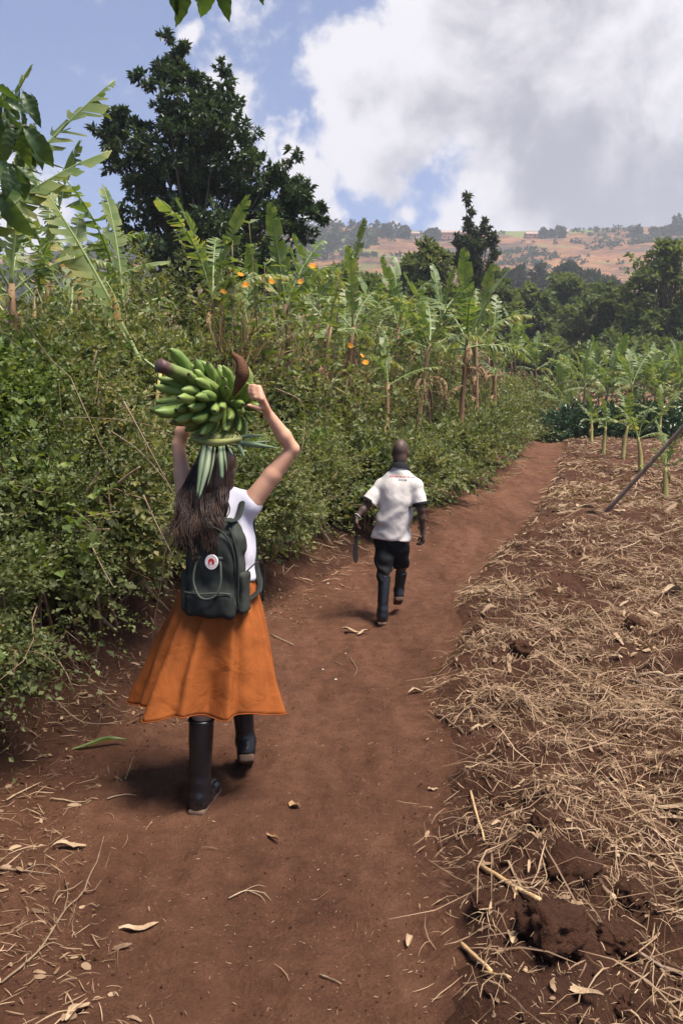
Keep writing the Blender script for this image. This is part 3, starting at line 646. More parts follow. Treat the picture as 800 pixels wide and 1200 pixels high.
# ------------------------------------------------------------------ banana plants
def leaf_geo(seed, L=1.5, W=.24, arch=1.0, torn=.5, dry=.0, droop=.35, tw=0.0):
    """base at origin, growing along +X and arching towards -Z; blade torn into strips"""
    rs = np.random.default_rng(seed); n = 25; s = np.linspace(0, 1, n); ang = -arch * s ** 1.5
    dx = np.cos(ang); dz = np.sin(ang); x = np.concatenate([[0], np.cumsum((dx[1:] + dx[:-1]) / 2)]) / (n - 1) * L; z = np.concatenate([[0], np.cumsum((dz[1:] + dz[:-1]) / 2)]) / (n - 1) * L
    yy = rs.normal(0, .05) * L * s ** 2
    rib = np.stack([x, yy, z], 1); T = np.stack([dx, 0 * dx, dz], 1); N = np.stack([-dz, 0 * dx, dx], 1)
    g = Geo(); P = .13
    g.tube(rib, np.interp(s, [0, .1, 1], [.022, .016, .003]) * (L / 1.5) ** .7, 5, mi=1)
    pick = lambda a, u: np.array([np.interp(u, s, a[:, k]) for k in range(3)])
    for sd in (-1, 1):
        u = P; th = rs.uniform(.1, .3)
        base_dry = 0
        while u < .995:
            ist = rs.random() < torn
            du = rs.uniform(.015, .045) if ist else rs.uniform(.03, .07)
            u2 = min(1.0, u + du)
            if ist: th = np.clip(rs.normal(droop, .35), -.3, 1.35)
            else: th = th * .7 + .3 * droop + rs.normal(0, .05)
            dr = np.clip(rs.normal(.22, .1) + dry * rs.random() * 1.3, 0, 1)
            if ist and rs.random() < .08: u = u2; continue
            rows = []
            for uu, e in ((u, 0), (u2, 1)):
                c = pick(rib, uu); tt = pick(T, uu); nn = pick(N, uu); lat = np.array([0, sd, 0.0])
                q_ = (uu - P) / (1 - P); w_ = W * (max(4 * q_ * (1 - q_), 0.0) ** .42) * (1 - .22 * q_) * (L / 1.5) + .003
                if ist: w_ *= rs.uniform(.72, 1.05)
                gap = (1 if e == 0 else -1) * (du * L * rs.uniform(.15, .42) if ist else 0)
                for f_, lean, dd in ((0, 0, 0), (.5, .12, .5), (1.0, .30, 1.0)):
                    a = th * (.45 + .75 * f_) - .28
                    rows.append(c + f_ * w_ * (lat * math.cos(a) - nn * math.sin(a)) + tt * (w_ * lean * f_ + gap * f_))
            g.add(rows, [(0, 3, 4, 1), (1, 4, 5, 2)], None, [dr, dr, min(1, dr + (.12 if not ist else .22) + dry * .4)] * 2)
            u = u2
    return g
BL = [leaf_geo(200 + i, 1.5, W, arch, torn, dry, droop).mesh('banana_leaf', [M['banana_leaf'], M['rib']], True)
      for i, (W, arch, torn, dry, droop) in enumerate([(.21, .5, .85, .12, .4), (.21, .9, .9, .18, .55), (.20, 1.3, .92, .3, .75), (.15, .35, .55, .08, .2), (.21, 1.6, .92, .55, .9), (.20, .7, .95, .25, .7), (.19, 1.1, .97, .4, 1.0)])]
DRYL = [leaf_geo(230 + i, 1.0, .15, 2.4, .9, 1.0, 1.0).mesh('dry_leaf', [M['dryleaf'], M['dryleaf']], True) for i in range(3)]
def banana(label, x, y, hs, L, n, seed, name='banana_plant', group=None, r=.085, dry=3, young=False, el=(78, 18), lean=0.0, z=None, faces=None):
    rs = np.random.default_rng(seed); z0 = gz(x, y) if z is None else z
    t = thing(name, label, 'banana plant', (x, y, z0), group=group)
    g = Geo(); ln = rs.normal(0, .06, 2) * hs + np.array([lean, 0]) * hs
    top = np.array([ln[0], ln[1], hs]); pts = curve([(0, 0, -.1), (ln[0] * .3, ln[1] * .3, hs * .5), top], 8)
    g.tube(pts, np.linspace(r, r * .55, 8) * np.array([1.15, 1, 1, 1, 1, .97, .93, .9]), 10)
    for k in range(4):                                                  # leaf sheaths peeling off the stem
        a = rs.uniform(0, 2 * PI); hh = rs.uniform(.25, .9); p0 = pts[int(hh * 7)]
        o_ = np.array([math.cos(a), math.sin(a), 0]) * r
        g.tube(curve([p0 + o_ * .5, p0 + o_ * 1.35 + (0, 0, -.10 * hs), p0 + o_ * 1.2 + (0, 0, -.3 * hs)], 5), np.array([.5, .6, .5, .35, .1]) * r, 5, flat=.35)
    obj('stem', g.mesh('stem', M['pstem2' if young else 'pstem'], True), t)
    for k in range(n):
        f_ = k / max(1, n - 1); e = math.radians(el[0] + (el[1] - el[0]) * f_ + rs.normal(0, 6)); az = k * 2.4 + rs.normal(0, .3) + seed
        if faces is not None: az = faces + (k - n / 2) * .9 + rs.normal(0, .3)
        j = 3 if f_ < .15 else rs.choice([0, 1, 5]) if f_ < .5 else rs.choice([1, 2, 6, 5]) if f_ < .85 or young else rs.choice([2, 4, 6])
        s = L / 1.5 * rs.uniform(.8, 1.1) * (.8 if f_ > .8 else 1)
        obj('leaf', BL[j], t, tuple(top * (1 - .06 * f_)), (rs.normal(0, .25), -e, az), s)
    for k in range(dry):
        az = rs.uniform(0, 2 * PI); hh = rs.uniform(.62, .97)
        obj('dry_leaf', DRYL[k % 3], t, tuple(top * hh), (rs.normal(0, .3), -math.radians(rs.uniform(-30, 30)), az), rs.uniform(.55, 1.0) * L / 1.6)
    return t
def behind(px, off, Y):
    """distance at which the sight line through px leaves the back of the hedge"""
    while Y < 40 and (px - 400) / FPX * Y > float(XL(Y)) - off: Y += .2
    return Y
def bpx(label, px, Y, py_top, L, n, seed, **kw):
    """stem whose crown stands at pixel px,py_top when Y metres away"""
    if kw.get('group') == LG:
        Y2 = behind(px, 2.1 if px < 450 else 1.6 if px < 530 else 1.0, Y); L *= min(Y2 / Y, 1.5) ** .6; Y = Y2
    if kw.get('group') == LG and 300 < px and seed < 400: py_top -= 14
    p = at(px, py_top, Y); z0 = gz(p[0], Y); return banana(label, p[0], Y, p[2] - z0, L, n, seed, **kw)
LG = 'banana plants behind the hedge'
for a in [('banana plant with dead stems at the left edge behind the hedge', 18, 8.6, 338, 1.5, 6, 301, dict(dry=7)),
          ('short banana plant with a dark bare stem near the left edge', 52, 8.9, 355, 1.2, 5, 302, dict(dry=6)),
          ('banana plant with torn brown sheath beside the yellowing leaf', 98, 8.2, 372, 1.3, 5, 303, dict(dry=8)),
          ('banana plant with one broad upright leaf in front of the dark tree', 163, 9.5, 372, 1.9, 3, 304, dict(dry=1, el=(86, 50))),
          ('banana plant with fanned leaves in front of the dark tree trunk', 228, 11.5, 352, 1.7, 8, 305, dict(dry=4)),
          ('banana plant with twin upright leaves right of the dark tree', 348, 11.5, 372, 1.6, 5, 306, dict(dry=2, el=(80, 30))),
          ('young banana shoot poking above the thicket', 417, 14.0, 345, 1.3, 3, 307, dict(dry=1, el=(86, 55))),
          ('banana plant with bare brown stems in the middle of the thicket', 372, 12.5, 395, 1.3, 5, 308, dict(dry=6)),
          ('leaning banana plant left of the taller tattered ones', 432, 13.5, 425, 1.5, 6, 309, dict(dry=5, lean=-.10)),
          ('low banana plant with one broad drooping leaf', 452, 10.8, 462, 1.0, 4, 310, dict(dry=2)),
          ('tattered banana plant with several brown stems, left of the tallest', 488, 14.5, 415, 1.7, 7, 311, dict(dry=5, lean=.08)),
          ('tallest tattered banana plant near the bend in the path', 540, 15.5, 415, 2.1, 8, 312, dict(dry=5, el=(82, 8))),
          ('second banana plant crowding the tallest tattered one', 560, 17.5, 410, 1.9, 6, 313, dict(dry=4)),
          ('banana plant standing alone before the bend in the path', 605, 21.0, 425, 2.1, 8, 314, dict(dry=4, el=(84, 12))),
          ('small banana plant at the bend in the path', 640, 27.0, 455, 1.5, 5, 315, dict(dry=3)),
          ('banana plant with yellow leaves half buried in the thicket', 318, 10.5, 405, 1.2, 4, 316, dict(dry=5)),
          ('banana plant half hidden behind the low drooping one', 505, 17.0, 430, 1.5, 5, 317, dict(dry=6)),
          ('short banana plant right beside the lone one', 578, 19.5, 450, 1.3, 5, 318, dict(dry=5)),
          ('drooping banana plant below the young shoot', 398, 15.0, 400, 1.4, 6, 319, dict(dry=5)),
          ('banana plant at the far left with a pale leaf against the sky', 30, 9.8, 305, 1.5, 6, 320, dict(dry=3)),
          ('ragged yellow-green banana plant in the middle distance of the thicket', 462, 20.0, 392, 1.9, 8, 322, dict(dry=4)),
          ('ragged banana plant between the leaning and the tattered ones', 512, 21.0, 388, 1.9, 8, 323, dict(dry=4)),
          ('ragged banana plant above the drooping one', 385, 17.0, 368, 1.7, 7, 324, dict(dry=4)),
          ('ragged banana plant right of the tallest tattered one', 582, 26.0, 412, 1.9, 7, 325, dict(dry=3)),
          ('banana plant with splayed yellow leaves below the orange flowers', 278, 13.0, 392, 1.5, 7, 326, dict(dry=4)),
          ('small banana plant left of the broad upright leaf', 120, 10.5, 345, 1.3, 6, 321, dict(dry=4))]:
    bpx(*a[:-1], group=LG, **a[-1])
ob = ['first', 'second', 'third', 'fourth', 'fifth', 'sixth', 'seventh', 'eighth', 'ninth', 'tenth', 'eleventh', 'twelfth']
for i, px in enumerate(np.linspace(330, 628, 12)):
    rq = np.random.default_rng(700 + i); bpx('light green banana plant in the back row of the thicket, %s from the left' % ob[i], px, 20 + .9 * i, 372 + 5.6 * i + rq.normal(0, 8), rq.uniform(1.7, 2.2), 8, 700 + i, group=LG, dry=3)
# the big torn leaf over the hedge and the leaves against the sky belong to plants beyond the left edge
def aimed_leaf(t, me, b, tip, L0, roll=0.0):
    b = np.array(b); tip = np.array(tip); d = tip - b; L = np.linalg.norm(d); d = d / L
    x = Vector(d); zax = (Vector((0, 0, 1)) - x * x.z).normalized(); yax = zax.cross(x)
    m = Matrix((x, yax, zax)).transposed() @ Matrix.Rotation(roll, 3, 'X')
    o = obj('leaf', me, t, tuple(b - np.array(t.location)), m.to_euler(), L / L0); return o
def leaf_me(*a): return leaf_geo(*a).mesh('banana_leaf', [M['banana_leaf'], M['rib']], True)
p = at(166, 428, 6.6)
t = banana('banana plant whose huge torn leaf with yellow-brown edge leans left over the hedge', p[0], p[1], p[2] - gz(p[0], p[1]) - .05, 1.2, 2, 330, group=LG, dry=1, r=.032, young=True, el=(40, 20))
aimed_leaf(t, leaf_me(331, 1.5, .20, .22, .80, .25, .7), p, at(50, 180, 6.3), 1.44, -.45)
aimed_leaf(t, leaf_me(332, 1.5, .20, .25, .95, .75, 1.0), p + (0, 0, .02), at(70, 270, 6.9), 1.48, -.4)
aimed_leaf(t, leaf_me(333, 1.0, .20, .9, .8, 1.0, .9), at(125, 330, 6.5), at(160, 385, 6.5), .92)
b = at(-70, 330, 5.0); t = banana('banana plant beyond the left edge with torn yellow-green leaves against the sky', b[0], b[1], b[2] - gz(b[0], b[1]), 1.2, 2, 334, group=LG, dry=1, el=(70, 40))
aimed_leaf(t, leaf_me(335, 1.5, .24, .22, .85, .25, .5), b, at(104, 78, 5.2), 1.46, .5)
aimed_leaf(t, leaf_me(336, 1.5, .17, .2, .6, .12, .4), b, at(17, 66, 5.0), 1.49, .2)
aimed_leaf(t, leaf_me(337, 1.5, .26, .5, .6, .2, .5), b, at(85, 140, 4.9), 1.42, .6)
# grove on the far side of the field
RG = 'banana plants of the grove beyond the field'
rs = np.random.default_rng(77)
ordn = ['first', 'second', 'third', 'fourth', 'fifth', 'sixth', 'seventh', 'eighth', 'ninth', 'tenth', 'eleventh', 'twelfth', 'thirteenth', 'fourteenth', 'fifteenth', 'sixteenth', 'seventeenth', 'eighteenth', 'nineteenth', 'twentieth']
gp = sorted([(668, 36, 470), (684, 33, 450), (700, 38, 447), (716, 35, 465), (728, 40, 455), (741, 33, 460), (752, 38, 445), (764, 36, 462), (776, 33, 452), (787, 38, 446), (798, 35, 456), (655, 39, 465), (812, 34, 450), (735, 43, 440), (770, 44, 442), (692, 42, 455), (706, 34, 462), (757, 34, 458), (792, 42, 440), (678, 40, 458)])
for i, (px, Y, pt) in enumerate(gp):
    bpx('tall grove banana plant behind the dark coffee row, %s from the left' % ordn[i], px, Y, pt + rs.normal(0, 4), rs.uniform(1.9, 2.5), 8, 400 + i, group=RG, dry=2, young=False, el=(84, 15))
for i, (px, py, pt, L, lab, kw) in enumerate([
        (652, 505, 478, 1.0, 'leftmost thin young banana plant before the coffee row', {}), (693, 523, 492, 1.1, 'young banana plant with a pale slanted stem left of the field group', {}), (707, 535, 500, .9, 'slim young banana plant in the field, second of the front group', {}),
        (730, 543, 498, 1.3, 'young banana plant with a brownish stem in the middle of the field group', {}), (752, 562, 512, 1.15, 'young banana plant with a ragged yellow stem near the leaning pole', {}), (773, 518, 486, 1.3, 'young banana plant with one tall upright leaf right of the field group', {}),
        (780, 592, 548, .9, 'nearest young banana plant, crossed by the leaning pole at the right edge', {}), (676, 508, 482, 1.1, 'young banana plant just behind the left of the field group', {}), (742, 512, 484, 1.2, 'young banana plant at the foot of the coffee row', {}), (796, 512, 480, 1.2, 'young banana plant at the right edge by the coffee row', {})]):
    x, Y = ghit(px, py); bpx(lab, px, Y, pt, L, 6, 430 + i, group='young banana plants standing in the field', dry=0, young=True, r=.055 + .0006 * Y, el=(82, 30))
# coffee row
def coffee_geo(seed):
    rs = np.random.default_rng(seed); n = 170; d = nrm(rs.normal(0, 1, (n, 3))); d[:, 2] = np.abs(d[:, 2]) * 1.0
    c = d * np.array([.75, .7, 1.35]) * (.6 + .4 * rs.random((n, 1))); g = Geo(); foliage(g, c, d, 7, np.full(n, .38), .19, .22, rs, .1, 1.0); return g
CO = [coffee_geo(i).mesh('foliage', M['coffee']) for i in range(4)]
gs = Geo()
for k in range(6): a = k * 1.05; gs.tube(curve([(.05 * math.cos(a), .05 * math.sin(a), -.1), (.2 * math.cos(a), .2 * math.sin(a), .6), (.3 * math.cos(a), .3 * math.sin(a), 1.2)], 5), np.linspace(.02, .008, 5), 5)
COS = gs.mesh('stems', M['bark'], True)
for i, px in enumerate(np.linspace(636, 812, 15)):
    Y = 31.5 + rs.normal(0, .5); p = at(px, 500, Y); sc_ = rs.uniform(.85, 1.1)
    t = thing('coffee_bush', 'glossy dark coffee bush, %s from the left in the row beyond the field' % ordn[i], 'bush', (p[0], Y, gz(p[0], Y) - .1), (0, 0, rs.uniform(0, 6)), 'row of coffee bushes at the far edge of the field', sc_)
    obj('foliage', CO[i % 4], t); obj('stems', COS, t)

# ------------------------------------------------------------------ flowering thicket plants with big leaves and orange flowers
def petal_geo():
    g = Geo(); n = 12; a = np.arange(n) / n * 2 * PI
    ax = np.stack([np.cos(a), np.sin(a), .25 + 0 * a], 1); g.leaves(ax * .012, ax, np.tile([[0, 0, 1.0]], (n, 1)), .06, .014, np.linspace(0, 1, n))
    v = ICV * np.array([.016, .016, .009]); g.add(v, None, ICF, .2); return g
PET = petal_geo().mesh('flower', M['petal'])
for i, (px, Y, py, fl, lab) in enumerate([(292, 9.0, 262, [(282, 322), (288, 334), (262, 342)], 'tall leafy stems with orange flowers in front of the dark tree'),
                                      (372, 9.6, 300, [(366, 312), (352, 330)], 'tall leafy plant with orange flowers right of the dark tree'),
                                      (425, 10.5, 372, [(424, 417), (428, 425), (410, 405)], 'leafy plant with orange flowers among the banana stems'),
                                      (330, 9.2, 312, [(318, 330)], 'tall leafy plant with one orange flower left of the twin banana leaves')]):
    Y = behind(px, 1.7, Y); top = at(px, py, Y); z0 = gz(top[0], Y); rs_ = np.random.default_rng(500 + i)
    t = thing('flowering_plant', lab, 'plant', (top[0], Y, z0), group='orange-flowered plants in the thicket'); o0 = np.array([top[0], Y, z0])
    g = Geo(); gl = Geo(); tips = [top - o0] + [at(px + rs_.normal(0, 26), py + abs(rs_.normal(0, 45)) + 10, Y + rs_.normal(0, .4)) - o0 for _ in range(7)]
    for e in tips:
        pts = curve([np.array([rs_.normal(0, .15), rs_.normal(0, .15), 0]), e * .6 + rs_.normal(0, .06, 3), e], 12); g.tube(pts, np.linspace(.012, .004, 12), 5)
        k = np.repeat(np.arange(5, 12), 3); c = pts[k]; n = len(k); a = rs_.uniform(0, 2 * PI, n)
        ax = np.stack([np.cos(a), np.sin(a), rs_.normal(.1, .3, n)], 1); L = rs_.uniform(.10, .22, n)
        gl.leaves(c, ax, np.array([0, 0, 1.0]) + rs_.normal(0, .3, (n, 3)), L, L * .28, rs_.random(n))
    obj('stems', g.mesh('stems', M['twig'], True), t); obj('foliage', gl.mesh('foliage', M['vine']), t)
    for fx, fy in fl:
        q_ = at(fx, fy, Y - .5) - o0; obj('flower', PET, t, tuple(q_), (1.0 + rs_.normal(0, .3), rs_.normal(0, .4), 0), rs_.uniform(.7, 1.0))
        g = Geo(); 
# dry reed grass standing behind the hedge
def reed_geo(seed, n=40, h=2.0):
    rs = np.random.default_rng(seed); g = Geo()
    b = np.stack([rs.normal(0, .22, n), rs.normal(0, .22, n), 0 * np.arange(n)], 1); d = nrm(np.stack([rs.normal(0, .2, n), rs.normal(0, .2, n), np.ones(n)], 1))
    for k in range(n):
        L = h * rs.uniform(.5, 1.1); e = b[k] + d[k] * L; g.tube(curve([b[k], b[k] + d[k] * L * .6, e + (rs.normal(0, .12), rs.normal(0, .12), -.08)], 4), np.array([.005, .004, .003, .001]), 3, rnd=rs.random(), cap=False)
    m = n * 5; k = rs.integers(0, n, m); s = rs.uniform(.25, 1, m); c = b[k] + d[k] * (h * s * .8)[:, None]
    g.leaves(c, d[k] + rs.normal(0, .7, (m, 3)), rs.normal(0, 1, (m, 3)), rs.uniform(.15, .5, m), .006, rs.random(m)); return g
RE = [reed_geo(i).mesh('reed_grass', M['drygrass']) for i in range(3)]
for i, (px, py, Y, s, lab) in enumerate([(92, 330, 7.8, 1.0, 'dry reed grass below the torn yellowing banana leaf'), (118, 345, 8.4, .9, 'pale reed clump right of the torn yellowing leaf'), (255, 360, 9.5, .9, 'dry grass clump behind the banana bunch'), (395, 410, 11, .9, 'brown dry grass among the bare banana stems'), (470, 430, 13, .9, 'dry grass left of the tallest tattered banana'), (515, 450, 14, .8, 'dry grass under the tallest tattered banana'), (580, 470, 18, .8, 'dry grass under the lone banana plant'), (340, 380, 10, .9, 'dry grass under the twin banana leaves'), (440, 440, 12, .8, 'dry grass beside the leaning banana'), (60, 400, 8, .7, 'dry grass at the foot of the left banana stems'), (300, 345, 10.5, 1.0, 'tall dry grass below the orange flowers')]):
    Y = behind(px, 1.9, Y); p = at(px, py, Y); z0 = gz(p[0], Y); tag(obj('reed_clump', RE[i % 3], None, (p[0], Y, z0), (0, 0, i * 1.3), (1, 1, max(.5, (p[2] - z0) / 1.9))), lab, 'grass clump', 'clumps of dry reed grass behind the hedge')

# ------------------------------------------------------------------ tree with large corrugated leaves overhanging from the left
def bigleaf(seed, curl):
    n, m = 25, 7; u = np.linspace(0, 1, n); g = Geo(); rs = np.random.default_rng(seed); V_ = []
    for i in range(n):
        a = -curl * u[i]; x = (math.sin(a) / -curl if curl else u[i]); z = -(1 - math.cos(curl * u[i])) / curl
        w_ = .24 * (math.sin(PI * min(1, u[i] * .97 + .02)) ** .75) * (1.1 - .25 * u[i])
        for j in range(m):
            v = j / (m - 1) * 2 - 1; ripple = .020 * math.sin(u[i] * 34 - abs(v) * 5) * (.3 + .7 * abs(v))
            V_.append((x - abs(v) * .03, v * w_ * (1 + .05 * math.sin(u[i] * 37)), z + .28 * w_ * abs(v) ** 1.3 + ripple))
    k = np.arange(n * m).reshape(n, m); g.add(V_, np.stack([k[:-1, :-1], k[1:, :-1], k[1:, 1:], k[:-1, 1:]], -1).reshape(-1, 4), None, rs.random())
    g.tube(np.array([(-.16, 0, .03), (0, 0, 0)]), .012, 4, rnd=.9); return g
M['bigleaf'] = leafmat('corrugated_leaf', [(0, (.030, .058, .020)), (.5, (.060, .105, .032)), (.85, (.11, .155, .045)), (1, (.18, .20, .07))], .40, .40, .4)
BG = [bigleaf(i, c).mesh('big_leaf', M['bigleaf'], True) for i, c in enumerate((.5, 1.0, 1.5, .8))]
tb = (-2.6, 2.3, gz(-2.6, 2.3)); t = thing('overhanging_tree', 'tree with large ribbed dark leaves overhanging from the upper left corner', 'tree', tb); o0 = np.array(tb)
g = Geo(); RL = np.random.default_rng(9)
g.tube(curve([(0, 0, -.1), (.05, .05, 1.2), (.15, .1, 2.4), (.35, .0, 3.6)], 10), np.linspace(.085, .04, 10), 8)
br = [[at(-150, 120, 2.7), at(-30, 150, 2.75), at(32, 148, 2.8)], [at(-160, 220, 2.6), at(-40, 190, 2.7), at(20, 195, 2.75)], [at(-200, 40, 2.6), at(-40, 90, 2.7), at(5, 118, 2.75)], [at(-160, 250, 2.7), at(-40, 232, 2.7), at(2, 228, 2.7)],
      [at(-250, -150, 2.4), at(0, -170, 2.35), at(205, -60, 2.3), at(275, -30, 2.3)]]
for b_ in br:
    st = np.array([.14, .09, 2.3]) if b_ is not br[-1] else np.array([.33, .02, 3.4]); pts = curve([st] + [np.array(q_) - o0 for q_ in b_], 14); g.tube(pts, np.linspace(.03, .006, 14), 6)
obj('trunk', g.mesh('trunk', M['bark'], True), t)
def put_leaf(px, py, Y, tx, ty, j, s=None, roll=0):
    b = at(px, py, Y); e = at(tx, ty, Y + RL.normal(0, .04)); d = e - b; L = np.linalg.norm(d); x = Vector(d / L)
    zax = Vector((RL.normal(0, .35), -.75, .65)); zax = (zax - x * zax.dot(x)).normalized(); yax = zax.cross(x)
    obj('leaf', BG[j % 4], t, tuple(b - o0), (Matrix((x, yax, zax)).transposed() @ Matrix.Rotation(roll, 3, 'X')).to_euler(), (L * .92, L * .70, L * .9))
for a in [(30, 148, 22, 190), (32, 150, 48, 185), (30, 150, 74, 196), (28, 150, 60, 192), (20, 195, 22, 225), (22, 195, 40, 238), (20, 195, 54, 220), (14, 195, 5, 232), (25, 150, 30, 200), (5, 118, -12, 150), (5, 118, 14, 160), (3, 118, 34, 125), (2, 228, 27, 290), (0, 228, 8, 262), (-20, 150, -10, 200), (-15, 195, -8, 240), (10, 150, 8, 195), (0, 140, 0, 190), (15, 150, 16, 175), (-5, 165, -14, 210), (8, 120, 30, 143), (-10, 100, 25, 108), (-20, 230, -8, 280), (-25, 260, -4, 300), (-10, 280, 5, 330), (0, 190, 15, 215), (-5, 110, 10, 135), (-20, 90, 0, 140)]:
    put_leaf(a[0], a[1], 2.75 + RL.normal(0, .06), a[2], a[3], RL.integers(4), None, RL.normal(0, .5))
for k in range(30):
    a0, b0_ = RL.uniform(-30, 42), RL.uniform(100, 190); put_leaf(a0, b0_, 2.85 + RL.normal(0, .08), a0 + RL.uniform(-8, 22), b0_ + RL.uniform(20, 38), RL.integers(4), None, RL.normal(0, .5))
for a in [(203, -30, 201, 22), (212, -35, 222, 44), (245, -35, 240, 36), (258, -40, 263, 29), (288, -40, 291, 14), (225, -40, 218, 20), (235, -50, 232, 12), (302, -30, 303, 3)]:
    put_leaf(a[0], a[1], 2.3 + RL.normal(0, .03), a[2], a[3], RL.integers(4), None, RL.normal(0, .35))

# ------------------------------------------------------------------ single sticks, leaves and clods on the ground
def G3(px, py, up=0.0):
    x, y = ghit(px, py); z = gz(x, y)
    for _ in range(4):                                   # walk along the ray to the real surface
        if y > 14: break
        r = ray(px, py); y = (z - CAMH) / (r[2] / r[1]); x = r[0] / r[1] * y; z = gz(x, y)
    return np.array([x, y, z + up])
def stick(name, label, cat, pix, r, mt, n=8, group=None, branch=(), up=.006, taper=.5, seed=1, lie=True):
    pts = np.array([G3(*q_) for q_ in pix]); rs = np.random.default_rng(seed)
    c = curve(pts, n) if len(pts) > 2 else pts[0] + (pts[1] - pts[0]) * np.linspace(0, 1, n)[:, None]
    if lie: c[:, 2] = np.maximum(ground(c[:, 0], c[:, 1]), c[:, 2]) + r * .8 + up
    o0 = c[n // 2].copy(); g = Geo(); rr = np.linspace(r, r * taper, n) * rs.uniform(.88, 1.12, n)
    g.tube(c - o0, rr, 7)
    t = obj(name, g.mesh(name, M[mt], True), None, tuple(o0))
    for b_ in branch:
        q_ = np.array([G3(*k) for k in b_]); q_[:, 2] += r + up; g2 = Geo(); g2.tube(curve(q_ - o0, 6) if len(q_) > 2 else q_ - o0, np.linspace(r * .6, r * .25, 6 if len(q_) > 2 else 2), 5); obj('side_twig', g2.mesh('side_twig', M[mt], True), t)
    return tag(t, label, cat, group)
SG = 'dry sticks and canes lying on the ground'
stick('dry_cane', 'thick tan cane lying on the straw just above the biggest clod', 'stick', [(562, 1018), (596, 1040), (632, 1060)], .0095, 'cane', group=SG, taper=.85, branch=[[(604, 1044), (602, 1058)]])
stick('dry_cane', 'short tan cane stub left of the biggest clod', 'stick', [(540, 1110), (575, 1143)], .008, 'cane', group=SG, taper=.8)
stick('dry_cane', 'short pale cane piece below the tan stub', 'stick', [(566, 1143), (598, 1153)], .005, 'cane', group=SG)
stick('dry_cane', 'upright-looking tan stick in the straw near the path edge', 'stick', [(551, 930), (558, 960), (567, 988)], .006, 'cane', group=SG, taper=.7)
stick('dry_stalk', 'long dark curved stalk in the lower right corner', 'stick', [(700, 1083), (735, 1108), (770, 1135), (802, 1146)], .0075, 'greystalk', group=SG, taper=.8)
stick('dry_stalk', 'long pale stalk crossing the straw under the small clods', 'stick', [(588, 1010), (615, 1013), (637, 1013)], .005, 'husk', group=SG)
stick('dry_stalk', 'brown stalk across the straw at the right edge', 'stick', [(722, 797), (765, 808), (805, 812)], .010, 'greystalk', group=SG, taper=.9)
stick('dry_stalk', 'tan stalk just above the brown one at the right edge', 'stick', [(745, 783), (775, 795), (805, 803)], .011, 'husk', group=SG, taper=.8)
stick('dry_cane', 'pale cane at the path edge beside the straw', 'stick', [(550, 860), (573, 849)], .009, 'husk', group=SG, taper=.8)
stick('dry_stalk', 'thin stick poking onto the path from the straw', 'stick', [(510, 838), (525, 848), (543, 861)], .006, 'twig', group=SG)
stick('dry_stalk', 'fallen stalk beside the pale stump on the field', 'stick', [(720, 642), (760, 640), (800, 632)], .010, 'husk', group=SG, seed=4)
stick('dry_twig', 'long forked twig snaking over the path in the lower left', 'twig', [(2, 1155), (45, 1118), (75, 1072), (98, 1045), (113, 1015), (122, 983)], .0045, 'twig', 22, SG, [[(98, 1045), (115, 1035), (130, 1000)], [(45, 1118), (60, 1108), (75, 1112)], [(75, 1072), (80, 1050), (76, 1030)]], seed=3)
stick('dry_twig', 'straight twig at the left edge above the forked one', 'twig', [(-5, 1020), (28, 1023), (60, 1027)], .005, 'twig', 8, SG, [[(30, 1023), (45, 1016), (62, 1018)]])
stick('dry_twig', 'pale twig lying on the verge at the left edge', 'twig', [(8, 940), (30, 928), (48, 919)], .005, 'husk', 6, SG)
stick('dry_twig', 'short twig on the path below the near boot', 'twig', [(60, 938), (95, 941), (115, 938)], .004, 'husk', 6, SG)
stick('dry_twig', 'thin slanted twig on the path left of the near boot', 'twig', [(147, 915), (152, 902), (158, 889)], .004, 'twig', 6, SG)
stick('dry_twig', 'short pale twig right of the slanted one', 'twig', [(126, 938), (145, 940), (160, 938)], .0035, 'husk', 6, SG)
stick('dry_twig', 'loose bundle stem on the path in the foreground', 'twig', [(268, 1055), (290, 1046), (318, 1058)], .0028, 'husk', 8, SG, [[(275, 1052), (300, 1040), (312, 1042)], [(290, 1046), (305, 1052), (312, 1062)]])
stick('dry_twig', 'small dark twig near the bottom of the path', 'twig', [(375, 1145), (388, 1150), (400, 1156)], .0035, 'twig', 6, SG)
stick('dry_twig', "curled twig on the path right of the skirt hem", 'twig', [(410, 772), (418, 785), (414, 795)], .004, 'twig', 8, SG, [[(400, 780), (390, 776), (378, 778)]])
stick('dry_twig', "thin twig on the verge behind the orange skirt", 'twig', [(318, 745), (333, 752), (344, 757)], .006, 'husk', 6, SG)
